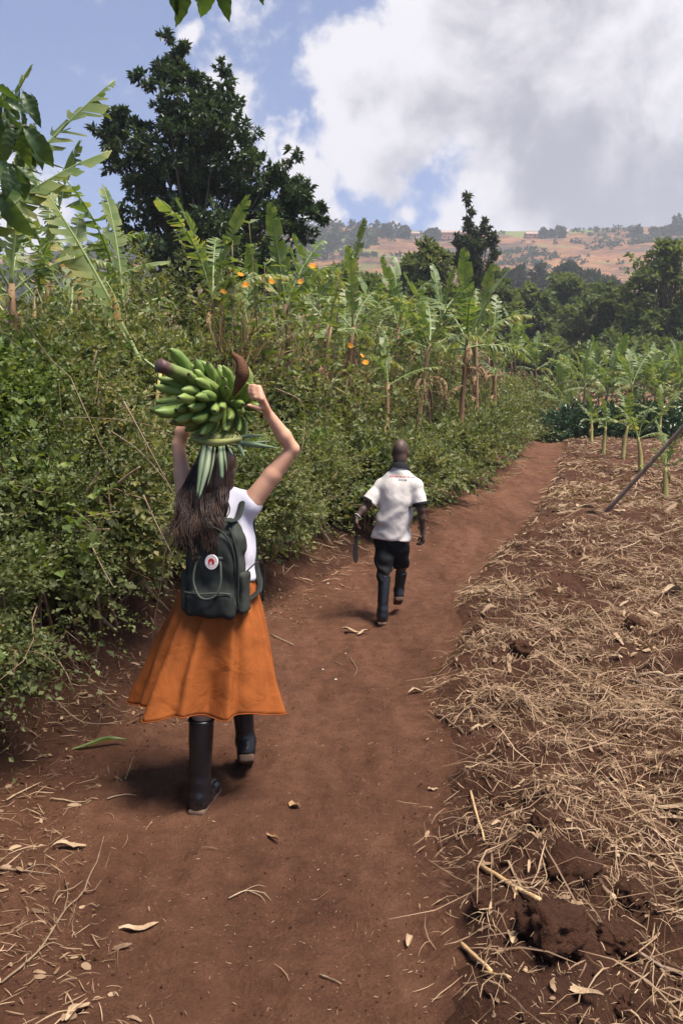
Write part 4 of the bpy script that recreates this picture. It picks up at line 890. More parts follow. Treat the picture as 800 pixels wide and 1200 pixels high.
# leaning pole: one end in the soil, the other off to the right
b_ = G3(706, 602); e_ = at(812, 487, b_[1] - .8); o0 = b_.copy(); g = Geo(); g.tube(curve([b_ - o0 - (0, 0, .05), (b_ + e_) / 2 - o0 + (0, 0, -.03), e_ - o0, (e_ - b_) * 1.25], 14), np.linspace(.040, .032, 14), 8)
tag(obj('leaning_pole', g.mesh('leaning_pole', M['greystalk'], True), None, tuple(o0)), 'grey-brown pole leaning up to the right out of the field', 'pole')
def curled(name, label, px, py, ang, L, W, mt, seed, group='dry leaves and husks lying on the ground', curl=.9):
    p = G3(px, py); rs = np.random.default_rng(seed); n, m = 9, 5; V_ = []; L = L * .88
    for i in range(n):
        u = i / (n - 1); w_ = W * math.sin(PI * (.04 + .92 * u)) ** .7; zc = .006 + L * .045 * (1 + math.sin(u * PI * 1.3 + seed))
        for j in range(m):
            v = j / (m - 1) * 2 - 1; V_.append(((u - .5) * L, v * w_ * (1 - .25 * curl * abs(v)) + .05 * L * math.sin(3 * u + seed), zc + curl * w_ * v * v * (.6 + .5 * math.sin(5 * u + seed)) + rs.normal(0, .002)))
    k = np.arange(n * m).reshape(n, m); g = Geo(); g.add(V_, np.stack([k[:-1, :-1], k[1:, :-1], k[1:, 1:], k[:-1, 1:]], -1).reshape(-1, 4))
    tag(obj(name, g.mesh(name, M[mt], True), None, tuple(p + (0, 0, .004)), (0, 0, math.radians(ang))), label, 'leaf', group)
for a in [('dry_leaf', 'tan curled leaf on the path near the left edge', 82, 995, 15, .15, .022, 'husk', 1), ('dry_leaf', 'large tan curled leaf in the lower left foreground', 163, 1091, 25, .155, .022, 'husk', 2), ('dry_leaf', 'crumpled brown leaf on the path right of the near boot', 345, 946, -40, .08, .028, 'dryleaf', 3),
          ('dry_leaf', 'narrow brown leaf on the path right of the crumpled one', 320, 984, -55, .11, .014, 'dryleaf', 4), ('dry_leaf', 'small star-shaped pale leaf in the right foreground of the path', 480, 1106, 60, .06, .016, 'husk', 5), ('dry_leaf', 'pale curled leaf on the path before the man', 487, 813, 15, .12, .022, 'husk', 6),
          ('dry_leaf', 'forked pale husk lying on the path below the man', 410, 741, -15, .20, .026, 'husk', 7), ('dry_leaf', 'second pale husk touching the forked one', 425, 743, 30, .16, .022, 'husk', 17), ('husk', 'pale crumpled husk left of the biggest clod', 601, 1098, 80, .13, .024, 'husk', 8), ('husk', 'flat pale husk at the bottom right below the biggest clod', 675, 1172, -30, .17, .020, 'husk', 9),
          ('husk', 'broad pale husk at the right edge on the straw', 788, 950, -30, .22, .024, 'husk', 10), ('husk', 'second broad husk under the first at the right edge', 795, 968, -50, .20, .020, 'husk', 11), ('husk', 'pale husk at the right edge of the far straw', 790, 696, 10, .34, .06, 'husk', 12), ('husk', 'pale broken stump piece on the field by the leaning pole', 692, 598, -10, .42, .07, 'husk', 13),
          ('husk', 'white husk scrap left of the broken stump piece', 672, 592, -40, .28, .035, 'husk', 14), ('husk', 'small white husk on the path edge by the straw', 507, 927, 5, .055, .012, 'husk', 15), ('husk', 'pale husk standing on edge in the straw', 575, 1068, 70, .10, .014, 'husk', 16), ('husk', 'pale husk in the far straw beside the path', 655, 568, 10, .5, .05, 'husk', 18), ('husk', 'tan husk at the bottom edge on the left', 92, 1190, 60, .10, .018, 'husk', 19),
          ('husk', 'pale curled husk beside the pair of round clods', 763, 1018, 60, .08, .014, 'husk', 20), ('dry_leaf', 'tan leaf scrap on the straw under the brown stalk', 753, 765, 20, .16, .035, 'husk', 21)]: curled(*a)
curled('green_leaf_scrap', 'green banana leaf strip lying on the verge at the left', 118, 876, 12, .34, .020, 'banana_leaf', 5, 'fresh leaf scraps')
def clod(label, px, py, r, seed, sq=.75):
    p = G3(px, py + r * .3); s = r / FPX * p[1]; bm = bmesh.new(); bmesh.ops.create_icosphere(bm, subdivisions=4, radius=1)
    v = np.array([q_.co[:] for q_ in bm.verts]); d = v.copy(); v = v * (.55 + .55 * fbm(d * 1.7 + seed * 5.1, 2) + .55 * (fbm(d * 4.0 + seed, 3) - .5) + .34 * (fbm(d * 11 + seed, 3) - .5))[:, None] * np.array([1.05, .95, sq]) * s * 1.15
    for q_, c in zip(bm.verts, v): q_.co = c
    for f_ in bm.faces: f_.smooth = True
    me = bpy.data.meshes.new('soil_clod'); bm.to_mesh(me); bm.free(); me.materials.append(M['soil'])
    tag(obj('soil_clod', me, None, (p[0], p[1], p[2] + s * .12), (0, 0, seed)), label, 'clod', 'clods of red earth on the field')
for i, a in enumerate([('biggest dark clod of earth in the lower right foreground', 648, 1092, 42), ('dark clod right of the biggest one behind the curved stalk', 722, 1098, 28), ('ridge of dark earth above the biggest clod', 668, 1008, 34), ('left of a pair of round clods at the lower right', 742, 1043, 21), ('right of a pair of round clods at the lower right', 770, 1062, 17), ('low dark clod up the field near the tan stick', 640, 960, 22), ('dark clod left of the thick tan cane', 565, 1053, 15), ('clod on the straw near the right of the field', 742, 735, 13),
                       ('small clod beside the tan stalk at the right', 700, 715, 11), ('flat clod on the straw level with the skirt hem', 610, 760, 15), ('clod in the straw right of the path middle', 585, 935, 14), ('clod at the very bottom right', 745, 1180, 22), ('clod in the straw left of the right-hand husks', 690, 890, 15), ('small clod at the bottom beside the flat husk', 620, 1180, 16), ('lump of earth half way up the straw', 660, 830, 14)]): clod(*a, seed=i + 1)
M['pebble'] = plain('white_pebble', (.6, .55, .5), .7, .2, .15, 30)
for i, (px, py, r, lab) in enumerate([(393, 797, .009, 'white pebble on the path right of the skirt hem'), (378, 785, .007, 'small white pebble next to the other on the path'), (384, 684, .012, 'white pebble on the verge behind the woman'), (405, 766, .006, 'tiny pale pebble beside the curled twig')]):
    p = G3(px, py); g = Geo(); g.add(ICV * np.random.default_rng(i).uniform(.75, 1.2, (len(ICV), 1)) * r * np.array([1.2, 1, .8]), None, ICF); tag(obj('pebble', g.mesh('pebble', M['pebble'], True), None, tuple(p + (0, 0, r * .5))), lab, 'pebble', 'white pebbles on the path')
# loose dead branches caught in the hedge
def airstick(label, pts, r, mt='twig', seed=0):
    P_ = np.array([at(*q_) for q_ in pts]); o0 = P_[0].copy(); g = Geo(); n = 10; g.tube(curve(P_ - o0, n) if len(P_) > 2 else (P_ - o0)[0] + (P_[1] - P_[0]) * np.linspace(0, 1, n)[:, None], np.linspace(r * .62, r * .3, n), 6)
    tag(obj('dead_branch', g.mesh('dead_branch', M[mt], True), None, tuple(o0)), label, 'branch', 'dead branches caught in the hedge')
for a in [('broken pale stick jutting from the hedge left of the woman', [(138, 567, 4.35), (150, 557, 4.3), (164, 547, 4.25)], .014, 'husk'), ('long thin dead branch slanting behind the woman at the left', [(145, 470, 4.55), (172, 520, 4.45), (205, 582, 4.35)], .009), ('dead branch slanting down to the backpack', [(168, 580, 4.3), (184, 615, 4.3), (203, 652, 4.25)], .010), ('dark dead branch in the hedge left of the backpack', [(108, 640, 4.3), (120, 665, 4.2), (133, 688, 4.15)], .009), ('thin dead branch crossing the hedge above the broken pale stick', [(130, 505, 4.7), (165, 530, 4.5), (200, 570, 4.4)], .007),
          ('forked dead branch beside the raised right elbow', [(330, 560, 5.2), (352, 530, 5.15), (357, 500, 5.2)], .008), ('dead branch above the raised right elbow', [(322, 455, 5.3), (350, 468, 5.3), (358, 485, 5.3)], .009), ('short stub in the hedge left of the skirt', [(105, 605, 4.2), (122, 602, 4.15), (137, 599, 4.1)], .007, 'husk'), ('curved dead branch low on the bank left of the skirt', [(10, 762, 3.6), (45, 765, 3.55), (65, 778, 3.5)], .006), ('thin dead branch trailing onto the verge', [(60, 815, 3.75), (95, 845, 3.65), (140, 848, 3.6)], .006), ('dark bent branch in the thicket behind the banana bunch', [(322, 432, 6.0), (332, 415, 6.0), (345, 410, 6.0)], .010), ('dark twig rising beside the bent branch', [(330, 415, 6.0), (326, 395, 6.0), (331, 378, 6.0)], .007)]: airstick(*a)
# ------------------------------------------------------------------ smooth solid modelling for bodies and clothes
class SDF:
    def __init__(s, k=.03): s.p = []; s.k = k
    def cone(s, a, b, ra, rb, k=None): s.p.append(('c', np.array(a, float), np.array(b, float), ra, rb, k if k is not None else s.k)); return s
    def ell(s, c, r, R_=None, k=None): s.p.append(('e', np.array(c, float), np.array(r, float), R_, None, k if k is not None else s.k)); return s
    def box(s, c, hsz, r, R_=None, k=None): s.p.append(('b', np.array(c, float), np.array(hsz, float), r, R_, k if k is not None else s.k)); return s
    def chain(s, pts, rad, k=None):
        for i in range(len(pts) - 1): s.cone(pts[i], pts[i + 1], rad[i], rad[i + 1], k)
        return s
    def build(s, name, mat_, h, cut=None, disp=None, smooth=1):
        lo = np.min([np.minimum(q[1] - (max(q[3], q[4]) if q[0] == 'c' else np.max(q[2]) * 1.2), (q[2] - max(q[3], q[4])) if q[0] == 'c' else q[1]) for q in s.p], 0) - 4 * h - .02
        hi = np.max([np.maximum(q[1] + (max(q[3], q[4]) if q[0] == 'c' else np.max(q[2]) * 1.2), (q[2] + max(q[3], q[4])) if q[0] == 'c' else q[1]) for q in s.p], 0) + 4 * h + .02
        n = np.ceil((hi - lo) / h).astype(int) + 1; F = np.full(n, .2, np.float32)
        ax = [(lo[i] + h * np.arange(n[i])).astype(np.float32) for i in range(3)]
        for q in s.p:
            k = q[5]; mg = k * 1.2 + 3 * h
            if q[0] == 'c': r = max(q[3], q[4]); b0 = np.minimum(q[1], q[2]) - r - mg; b1 = np.maximum(q[1], q[2]) + r + mg
            else: r = np.linalg.norm(q[2]) if q[4] is not None or q[3] is not None else q[2]; b0 = q[1] - r - mg; b1 = q[1] + r + mg
            i0 = np.clip(((b0 - lo) / h).astype(int), 0, n - 1); i1 = np.clip(((b1 - lo) / h).astype(int) + 2, 1, n)
            sl = tuple(slice(i0[i], i1[i]) for i in range(3))
            Pp = np.stack(np.meshgrid(*[ax[i][sl[i]] for i in range(3)], indexing='ij'), -1)
            if q[0] == 'c':
                ba = q[2] - q[1]; pa = Pp - q[1].astype(np.float32); t = np.clip(pa @ ba / max(ba @ ba, 1e-9), 0, 1)
                d = np.linalg.norm(pa - t[..., None] * ba, axis=-1) - (q[3] + (q[4] - q[3]) * t)
            elif q[0] == 'e':
                pl = Pp - q[1]; pl = pl @ q[3] if q[3] is not None else pl
                k0 = np.linalg.norm(pl / q[2], axis=-1); k1 = np.linalg.norm(pl / q[2] ** 2, axis=-1); d = k0 * (k0 - 1) / np.maximum(k1, 1e-6)
            else:
                pl = Pp - q[1]; pl = pl @ q[4] if q[4] is not None else pl
                w_ = np.abs(pl) - (q[2] - q[3]); d = np.linalg.norm(np.maximum(w_, 0), axis=-1) + np.minimum(w_.max(-1), 0) - q[3]
            f = F[sl]
            if k > 0: hh = np.maximum(k - np.abs(f - d), 0) / k; F[sl] = np.minimum(f, d) - hh * hh * k * .25
            else: F[sl] = np.minimum(f, d)
        if cut is not None:
            Pp = np.stack(np.meshgrid(*ax, indexing='ij'), -1)
            for c in cut: F = np.maximum(F, c(Pp))
        S = F < 0; cs = np.zeros(np.array(S.shape) - 1, np.int8)
        for dx in (0, 1):
            for dy in (0, 1):
                for dz in (0, 1): cs += S[dx:S.shape[0] - 1 + dx, dy:S.shape[1] - 1 + dy, dz:S.shape[2] - 1 + dz]
        act = np.argwhere((cs > 0) & (cs < 8)); del cs
        idx = np.full(np.array(S.shape) - 1, -1, np.int32); idx[tuple(act.T)] = np.arange(len(act))
        off = np.array([(a, b, c) for a in (0, 1) for b in (0, 1) for c in (0, 1)])
        val = np.stack([F[tuple((act + o).T)] for o in off], 1); sm = np.zeros((len(act), 3)); ct = np.zeros(len(act))
        for i in range(8):
            for j in range(i + 1, 8):
                if np.abs(off[i] - off[j]).sum() == 1:
                    m = (val[:, i] < 0) != (val[:, j] < 0); t = val[:, i] / np.where(m, val[:, i] - val[:, j], 1)
                    sm += np.where(m[:, None], off[i] + t[:, None] * (off[j] - off[i]), 0); ct += m
        v = lo + h * (act + sm / ct[:, None]); qs = []
        for a in range(3):
            b, c = (a + 1) % 3, (a + 2) % 3
            s0 = [slice(None)] * 3; s1 = [slice(None)] * 3; s0[a] = slice(0, -1); s1[a] = slice(1, None)
            A, B = S[tuple(s0)], S[tuple(s1)]; e = np.argwhere(A != B); e = e[(e[:, b] > 0) & (e[:, c] > 0) & (e[:, b] < S.shape[b] - 1) & (e[:, c] < S.shape[c] - 1)]
            ub = np.zeros(3, int); ub[b] = 1; uc = np.zeros(3, int); uc[c] = 1
            qq = np.stack([idx[tuple((e - ub - uc).T)], idx[tuple((e - uc).T)], idx[tuple(e.T)], idx[tuple((e - ub).T)]], 1)
            flip = ~A[tuple(e.T)]; qq[flip] = qq[flip][:, ::-1]; qs.append(qq)
        q4 = np.concatenate(qs); q4 = q4[(q4 >= 0).all(1)]
        for _ in range(smooth):                                    # one light smoothing pass takes the voxel steps off
            ed = np.concatenate([q4[:, [0, 1]], q4[:, [1, 2]], q4[:, [2, 3]], q4[:, [3, 0]]]); a = np.zeros_like(v); c = np.zeros(len(v))
            for i, j in ((0, 1), (1, 0)): np.add.at(a, ed[:, i], v[ed[:, j]]); np.add.at(c, ed[:, i], 1)
            v = v * .5 + .5 * a / np.maximum(c, 1)[:, None]
        if disp is not None:
            fn = np.cross(v[q4[:, 2]] - v[q4[:, 0]], v[q4[:, 3]] - v[q4[:, 1]]); vn = np.zeros_like(v)
            for i in range(4): np.add.at(vn, q4[:, i], fn)
            v = v + nrm(vn) * disp(v)[:, None]
        g = Geo(); g.add(v, q4); return g.mesh(name, mat_, True)
def frame(f, up=(0, 0, 1)):
    """columns: right, forward, up"""
    f = nrm(np.array(f, float)[None])[0]; r = np.cross(f, up); r = r / np.linalg.norm(r); u = np.cross(r, f); return np.stack([r, f, u], 1)
def skin(name, c, rough=.5):
    def b(t):
        p = oco(t); n = t.noise(p, 9, 6, .65); cc = t.mix(n, (c[0] * .80, c[1] * .70, c[2] * .68), tuple(x * 1.22 for x in c))
        return bsdf(t, cc, rough, .35, t.noise(p, 180, 2), .0015, .35, Subsurface_Weight=.12, Subsurface_Radius=(.02, .008, .005), Subsurface_Scale=.3)
    return mat(name, b)
def cloth(name, c, weave=600, var=.10, rough=.85, dirt=None, bs=.25):
    def b(t):
        p = oco(t); n = t.noise(p, 6, 5); f = t.noise(p, 60, 3)
        cc = t.mix(t.math('ADD', t.math('MULTIPLY', n, .7), t.math('MULTIPLY', f, .3)), tuple(x * (1 - var) for x in c), tuple(min(1, x * (1 + var)) for x in c))
        wv = t.noise(p, weave, 1); fold = t.noise(p, 9, 3, .5, .6)
        h = t.math('ADD', t.math('MULTIPLY', wv, .06), fold)
        return bsdf(t, cc, rough, .15, h, .02, bs)
    return mat(name, b)
M['skin_light'] = skin('light_skin', (.56, .32, .21)); M['skin_dark'] = skin('dark_skin', (.066, .040, .030), .55)
M['white_top'] = cloth('white_cotton', (.60, .58, .65)); M['orange'] = cloth('orange_cotton', (.262, .074, .017), 500, .22, .9, None, .55); M['polo'] = cloth('white_polo', (.57, .53, .50), 700, .06); M['black_cloth'] = cloth('black_cloth', (.013, .013, .015), 500, .3, .8)
M['pack'] = cloth('charcoal_canvas', (.034, .038, .032), 900, .25, .75); M['pack2'] = cloth('dark_canvas', (.022, .025, .023), 900, .2, .72); M['strapm'] = cloth('grey_webbing', (.060, .066, .058), 900, .2, .65)
def rubber(t):
    p = oco(t); z = t.new('ShaderNodeSeparateXYZ', i_0=p).outputs[2]; n = t.noise(p, 16, 5, .65)
    d = t.math('MULTIPLY', t.step(t.math('ADD', z, t.math('MULTIPLY', n, .16)), .15, .03), .85)   # mud and dust on the foot of the boot
    return bsdf(t, t.mix(d, (.010, .010, .012), (.15, .085, .058)), t.math('ADD', .26, t.math('MULTIPLY', d, .55)), .45, t.noise(p, 22, 3), .006, .4)
M['rubber'] = mat('black_rubber', rubber); M['sole'] = plain('dusty_sole', (.105, .068, .05), .9, .1, .4, 40)
def hairm(t):
    p = oco(t); n = t.noise(p, 26, 4); r = attr(t)
    c = t.ramp(t.math('ADD', t.math('MULTIPLY', r, .65), t.math('MULTIPLY', n, .35)), [(.15, (.010, .005, .004)), (.5, (.031, .014, .009)), (.8, (.072, .033, .020)), (1, (.13, .064, .038))])
    return bsdf(t, c, .42, .3)
M['hair'] = mat('brown_hair', hairm)

def boot(parent, ground_z, top, ankle, fwd, rt, ra, L=.27, wd=.046, pitch=0.0, name='boot'):
    """rubber boot: shaft, foot, sole and heel; origin on the ground under the ankle"""
    R_ = frame(fwd); Rp = np.array(Matrix.Rotation(pitch, 3, 'X')); R_ = R_ @ Rp
    o0 = np.array([ankle[0], ankle[1], ground_z]); W_ = lambda q_: np.array(ankle) + R_ @ np.array(q_) - o0
    s = SDF(.03); a = np.array(ankle) - o0; tp = np.array(top) - o0
    m1 = a * .5 + tp * .5
    s.cone(tp, a, rt, ra, .02)
    s.cone(a, W_((0, -.014, -.05)), ra, ra * .86); s.cone(W_((0, -.014, -.05)), W_((0, .06, -.05)), ra * .86, .042); s.cone(W_((0, .05, -.055)), W_((.004, L - .12, -.06)), .042, .036); s.ell(W_((0, L - .12, -.058)), (.043, .06, .03), R_)
    cut = [lambda P_: (P_ - tp) @ nrm((tp - m1)[None])[0], lambda P_: -((P_ - W_((0, 0, -.083))) @ R_[:, 2])]
    wr = lambda v: .0016 * np.sin((v @ R_[:, 2]) * 90 + 3 * vnoise(v * 14)) * sstep(.30, .10, v[:, 2]) + .004 * (vnoise(v * 20) - .5)
    b = obj(name, s.build(name, M['rubber'], .006, cut, wr), parent, tuple(o0 - np.array(parent.location)))
    s = SDF(.01); s.box(W_((0, .075, -.088)), (.041, L / 2 - .002, .012), .010, R_); s.ell(W_((0, L - .115, -.088)), (.045, .07, .012), R_); s.box(W_((0, -.025, -.098)), (.038, .036, .018), .008, R_)
    sm = obj('sole', s.build('sole', M['sole'], .006), b)
    # rim of the shaft
    ax = nrm((tp - m1)[None])[0]; x = nrm(np.cross(ax, (0, 1, 0.2))[None])[0]; y = np.cross(ax, x); th = np.linspace(0, 2 * PI, 19); g = Geo(); g.tube(tp + rt * .985 * (np.cos(th)[:, None] * x + np.sin(th)[:, None] * y), .0045, 6); obj('rim', g.mesh('rim', M['rubber'], True), b)
    return b
def fingers(s, wrist, knuckle, fdir, across, curl_dir, n=4, L=.075, r=.0085, thumb=None, step=.0195, k=.008):
    """palm from wrist to knuckles, four bent fingers of unequal length, thumb from the side of the palm"""
    wrist, knuckle = np.array(wrist), np.array(knuckle); fdir = nrm(np.array(fdir, float)[None])[0]; ac = nrm(np.array(across, float)[None])[0]; cd = nrm(np.array(curl_dir, float)[None])[0]
    for j in range(4):
        kb = knuckle + ac * step * (j - 1.5); s.cone(wrist + ac * .008 * (j - 1.5) + (knuckle - wrist) * .15, kb, .0135, .0115, .016)
        l = L * (.86, 1.0, .95, .76)[j]; p1 = kb + (fdir * .85 + cd * .3) * l * .45; p2 = p1 + (fdir * .45 + cd * .85) * l * .33; p3 = p2 + (fdir * -.05 + cd * 1.0) * l * .26
        s.chain([kb, p1, p2, p3], [r * 1.12, r, r * .92, r * .75], k)
    if thumb is not None:
        tb = wrist + (knuckle - wrist) * .3; tm, te = np.array(thumb[0]), np.array(thumb[1]); s.chain([tb, tm, te], [.014, .0105, .0085], .012)

# ------------------------------------------------------------------ the woman
WY = 3.62; HD = math.radians(13); FW = np.array([math.sin(HD), math.cos(HD), 0]); RT = np.array([math.cos(HD), -math.sin(HD), 0]); UP = np.array([0, 0, 1.0]); WR = np.stack([RT, FW, UP], 1)
w0 = at(258, 700, WY); w0[2] = gz(w0[0], w0[1]); wt = thing('person', 'woman in orange skirt and rubber boots carrying green bananas on her head', 'person', tuple(w0))
A = lambda px, py, Y: at(px, py, Y) - w0
head = A(256, 546, 3.68); neck = A(257, 578, 3.66); chest = A(258, 618, 3.64); waist = A(259, 668, 3.63); pel = A(258, 705, 3.62)
shR = A(295, 588, 3.60); shL = A(219, 590, 3.72); elR = A(343, 526, 3.60); elL = A(209, 522, 3.78); wrR = A(313, 483, 3.54); wrL = A(222, 478, 3.80)
s = SDF(.035)
s.ell(head + UP * .01, (.074, .092, .108), WR); s.ell(head + FW * .03 - UP * .045, (.055, .062, .062), WR)           # skull and jaw
s.ell(head + FW * .098 - UP * .015, (.012, .016, .020), WR, .015); s.ell(head + FW * .092 - UP * .056, (.024, .010, .010), WR, .012)   # nose, lips
for sd in (-1, 1): s.ell(head + RT * sd * .076 - UP * .012, (.010, .020, .030), WR, .010); s.ell(head + RT * sd * .032 + FW * .084 + UP * .008, (.014, .010, .009), WR, .006)   # ears, eyes
s.cone(head - UP * .07 - FW * .012, neck - UP * .02, .050, .055)
s.ell(chest + UP * .03, (.150, .098, .16), WR); s.ell(waist, (.125, .092, .12), WR); s.ell(pel, (.162, .115, .13), WR); s.cone(neck - UP * .03, shR, .055, .048); s.cone(neck - UP * .03, shL, .055, .048); s.ell(chest + UP * .085 - FW * .01, (.16, .085, .07), WR)
s.chain([shR, shR * .5 + elR * .5, elR], [.050, .043, .031], .015); s.chain([elR, elR * .65 + wrR * .35, wrR], [.031, .035, .023], .012)
s.chain([shL, shL * .5 + elL * .5, elL], [.050, .042, .031], .015); s.chain([elL, elL * .65 + wrL * .35, wrL], [.031, .035, .023], .012)
fingers(s, wrR, A(305, 461, 3.44), A(290, 456, 3.43) - A(305, 461, 3.44), A(301, 449, 3.45) - A(306, 472, 3.42), FW * .75 - RT * .65, thumb=(A(302, 478, 3.44), A(291, 475, 3.44)))
fingers(s, wrL, A(226, 458, 3.84), A(240, 452, 3.86) - A(226, 458, 3.84), A(226, 448, 3.86) - A(226, 468, 3.82), RT * .6 - FW * .3, thumb=(A(236, 470, 3.78), A(244, 468, 3.80)))
knL = A(241, 775, 3.50); anL = A(234, 905, 3.43); knR = A(279, 770, 3.85); anR = A(286, 861, 3.84)
s.chain([pel - RT * .075 - UP * .04, knL, anL], [.085, .056, .042], .03); s.chain([pel + RT * .075 - UP * .04, knR, anR], [.085, .056, .042], .03); s.cone(knL, knL * .6 + anL * .4 - FW * .015, .05, .052); s.cone(knR, knR * .6 + anR * .4 - FW * .015, .05, .052)
obj('body', s.build('body', M['skin_light'], .006), wt)
# sleeveless white top
s = SDF(.04); s.ell(chest + UP * .02, (.166, .118, .19), WR); s.cone(chest - UP * .05, waist - UP * .01, .145, .135); s.ell(waist - UP * .03, (.168, .122, .12), WR); s.ell(chest - RT * -.012 - UP * .11, (.158, .112, .17), WR)
s.cone(neck - UP * .055, shR - RT * .012 - UP * .010, .060, .064); s.cone(neck - UP * .055, shL + RT * .012 - UP * .010, .060, .064)
fold = lambda v: .010 * (fbm(v * np.array([26, 26, 7]) + 5, 2) - .5) + .007 * np.sin((v @ RT) * 60 + 5 * vnoise(v * 7) + (v @ UP) * 12) * sstep(1.45, 1.2, v[:, 2]) + .008 * (fbm(v * 11, 2) - .5)
obj('top', s.build('top', M['white_top'], .0065, [lambda P_: .045 - np.linalg.norm(P_ - (neck + UP * .012), axis=-1) + .020, lambda P_: (waist[2] - .045) - P_[..., 2]], fold), wt)
# orange pleated skirt
g = Geo(); nt, na = 34, 150; th = np.linspace(0, 2 * PI, na, endpoint=False); rsk = np.random.default_rng(8)
ph = np.cumsum(rsk.uniform(.6, 1.4, na)); ph = ph / ph[-1] * 2 * PI; Vv = []
c0 = A(259, 672, 3.63); c1 = A(240, 819, 3.62)
for i in range(nt):
    t = i / (nt - 1); c = c0 + (c1 - c0) * t
    axr = .142 + .205 * t ** .74; ayr = .118 + .195 * t ** .78
    fl = np.cos(13 * ph + .5 * t) + .45 * np.cos(22 * ph + 1.0 + .9 * t)
    big = np.cos(7 * th + 1.1) * .7 + np.cos(4 * th + .4) * .5 + .35 * np.cos(11 * th + 2.0)
    amp = .028 + .105 * t ** .9
    k = 1 + amp * (.55 * fl * (1 - .35 * t) + .75 * big * t) + .02 * np.sin(27 * ph) * (1 - t)
    dth = (th - (-PI / 2 + .42) + PI) % (2 * PI) - PI; k = k - .26 * sstep(.15, .9, t) * np.exp(-(dth / .17) ** 2) + .07 * sstep(.2, .9, t) * np.exp(-((dth + .42) / .2) ** 2)
    dth2 = (th - (-PI / 2 + .95) + PI) % (2 * PI) - PI; k = k + .10 * t * np.exp(-(dth2 / .35) ** 2)
    k = k + .30 * t ** .8 * (fbm(np.stack([np.cos(th) * 3.4 + .25 * t, np.sin(th) * 3.4, 0 * th + t * .55], -1), 2) - .5) + .05 * (fbm(np.stack([np.cos(th) * 7 + t, np.sin(th) * 7, 0 * th + t * 3], -1), 2) - .5)
    x, y = axr * k * np.cos(th), ayr * k * np.sin(th)
    z = c[2] - .010 * np.cos(2 * th) * t - .014 * t * np.cos(7 * th + 1.1)
    wr_ = .006 * (fbm(np.stack([np.cos(th) * 5, np.sin(th) * 5, 0 * th + t * 9], -1), 3) - .5) * 2
    p_ = c[None] * np.array([1, 1, 0]) + np.outer(x + wr_ * np.cos(th), RT) + np.outer(y + wr_ * np.sin(th), FW); p_[:, 2] = z; Vv.append(p_)
idx = np.arange(nt * na).reshape(nt, na); i2 = np.roll(idx, -1, 1)
g.add(np.concatenate(Vv), np.stack([idx[:-1], idx[1:], i2[1:], i2[:-1]], -1).reshape(-1, 4)); sk = obj('skirt', g.mesh('skirt', M['orange'], True), wt)
md = sk.modifiers.new('cloth_thickness', 'SOLIDIFY'); md.thickness = .003
g = Geo(); hp = np.concatenate([Vv[-1], Vv[-1][:1]]); g.tube(hp + UP * .003, .0022, 5, cap=False); obj('hem', g.mesh('hem', M['orange'], True), sk)
g = Geo(); wp = np.concatenate([Vv[0], Vv[0][:1]]); wb = wp[None] + UP * np.array([-.012, .0, .028])[:, None, None]; wb = c0 * np.array([1, 1, 0]) + (wb - c0 * np.array([1, 1, 0])) * np.array([1.03, 1.03, 1]); n_ = len(wp); ii = np.arange(3 * n_).reshape(3, n_); g.add(wb.reshape(-1, 3), np.stack([ii[:-1, :-1], ii[1:, :-1], ii[1:, 1:], ii[:-1, 1:]], -1).reshape(-1, 4)); obj('waistband', g.mesh('waistband', M['orange'], True), sk)
gL = float(gz(*(anL + w0)[:2])); aL = anL.copy(); aL[2] = gL - w0[2] + .098
boot(wt, gL, A(236, 843, 3.44) + w0, aL + w0, FW - RT * .05, .060, .050)
aR = A(288, 868, 3.84); boot(wt, float(gz(*(aR + w0)[:2])), A(281, 798, 3.86) + w0, aR + w0, FW * .85 + RT * -.35, .058, .050, pitch=-.55)
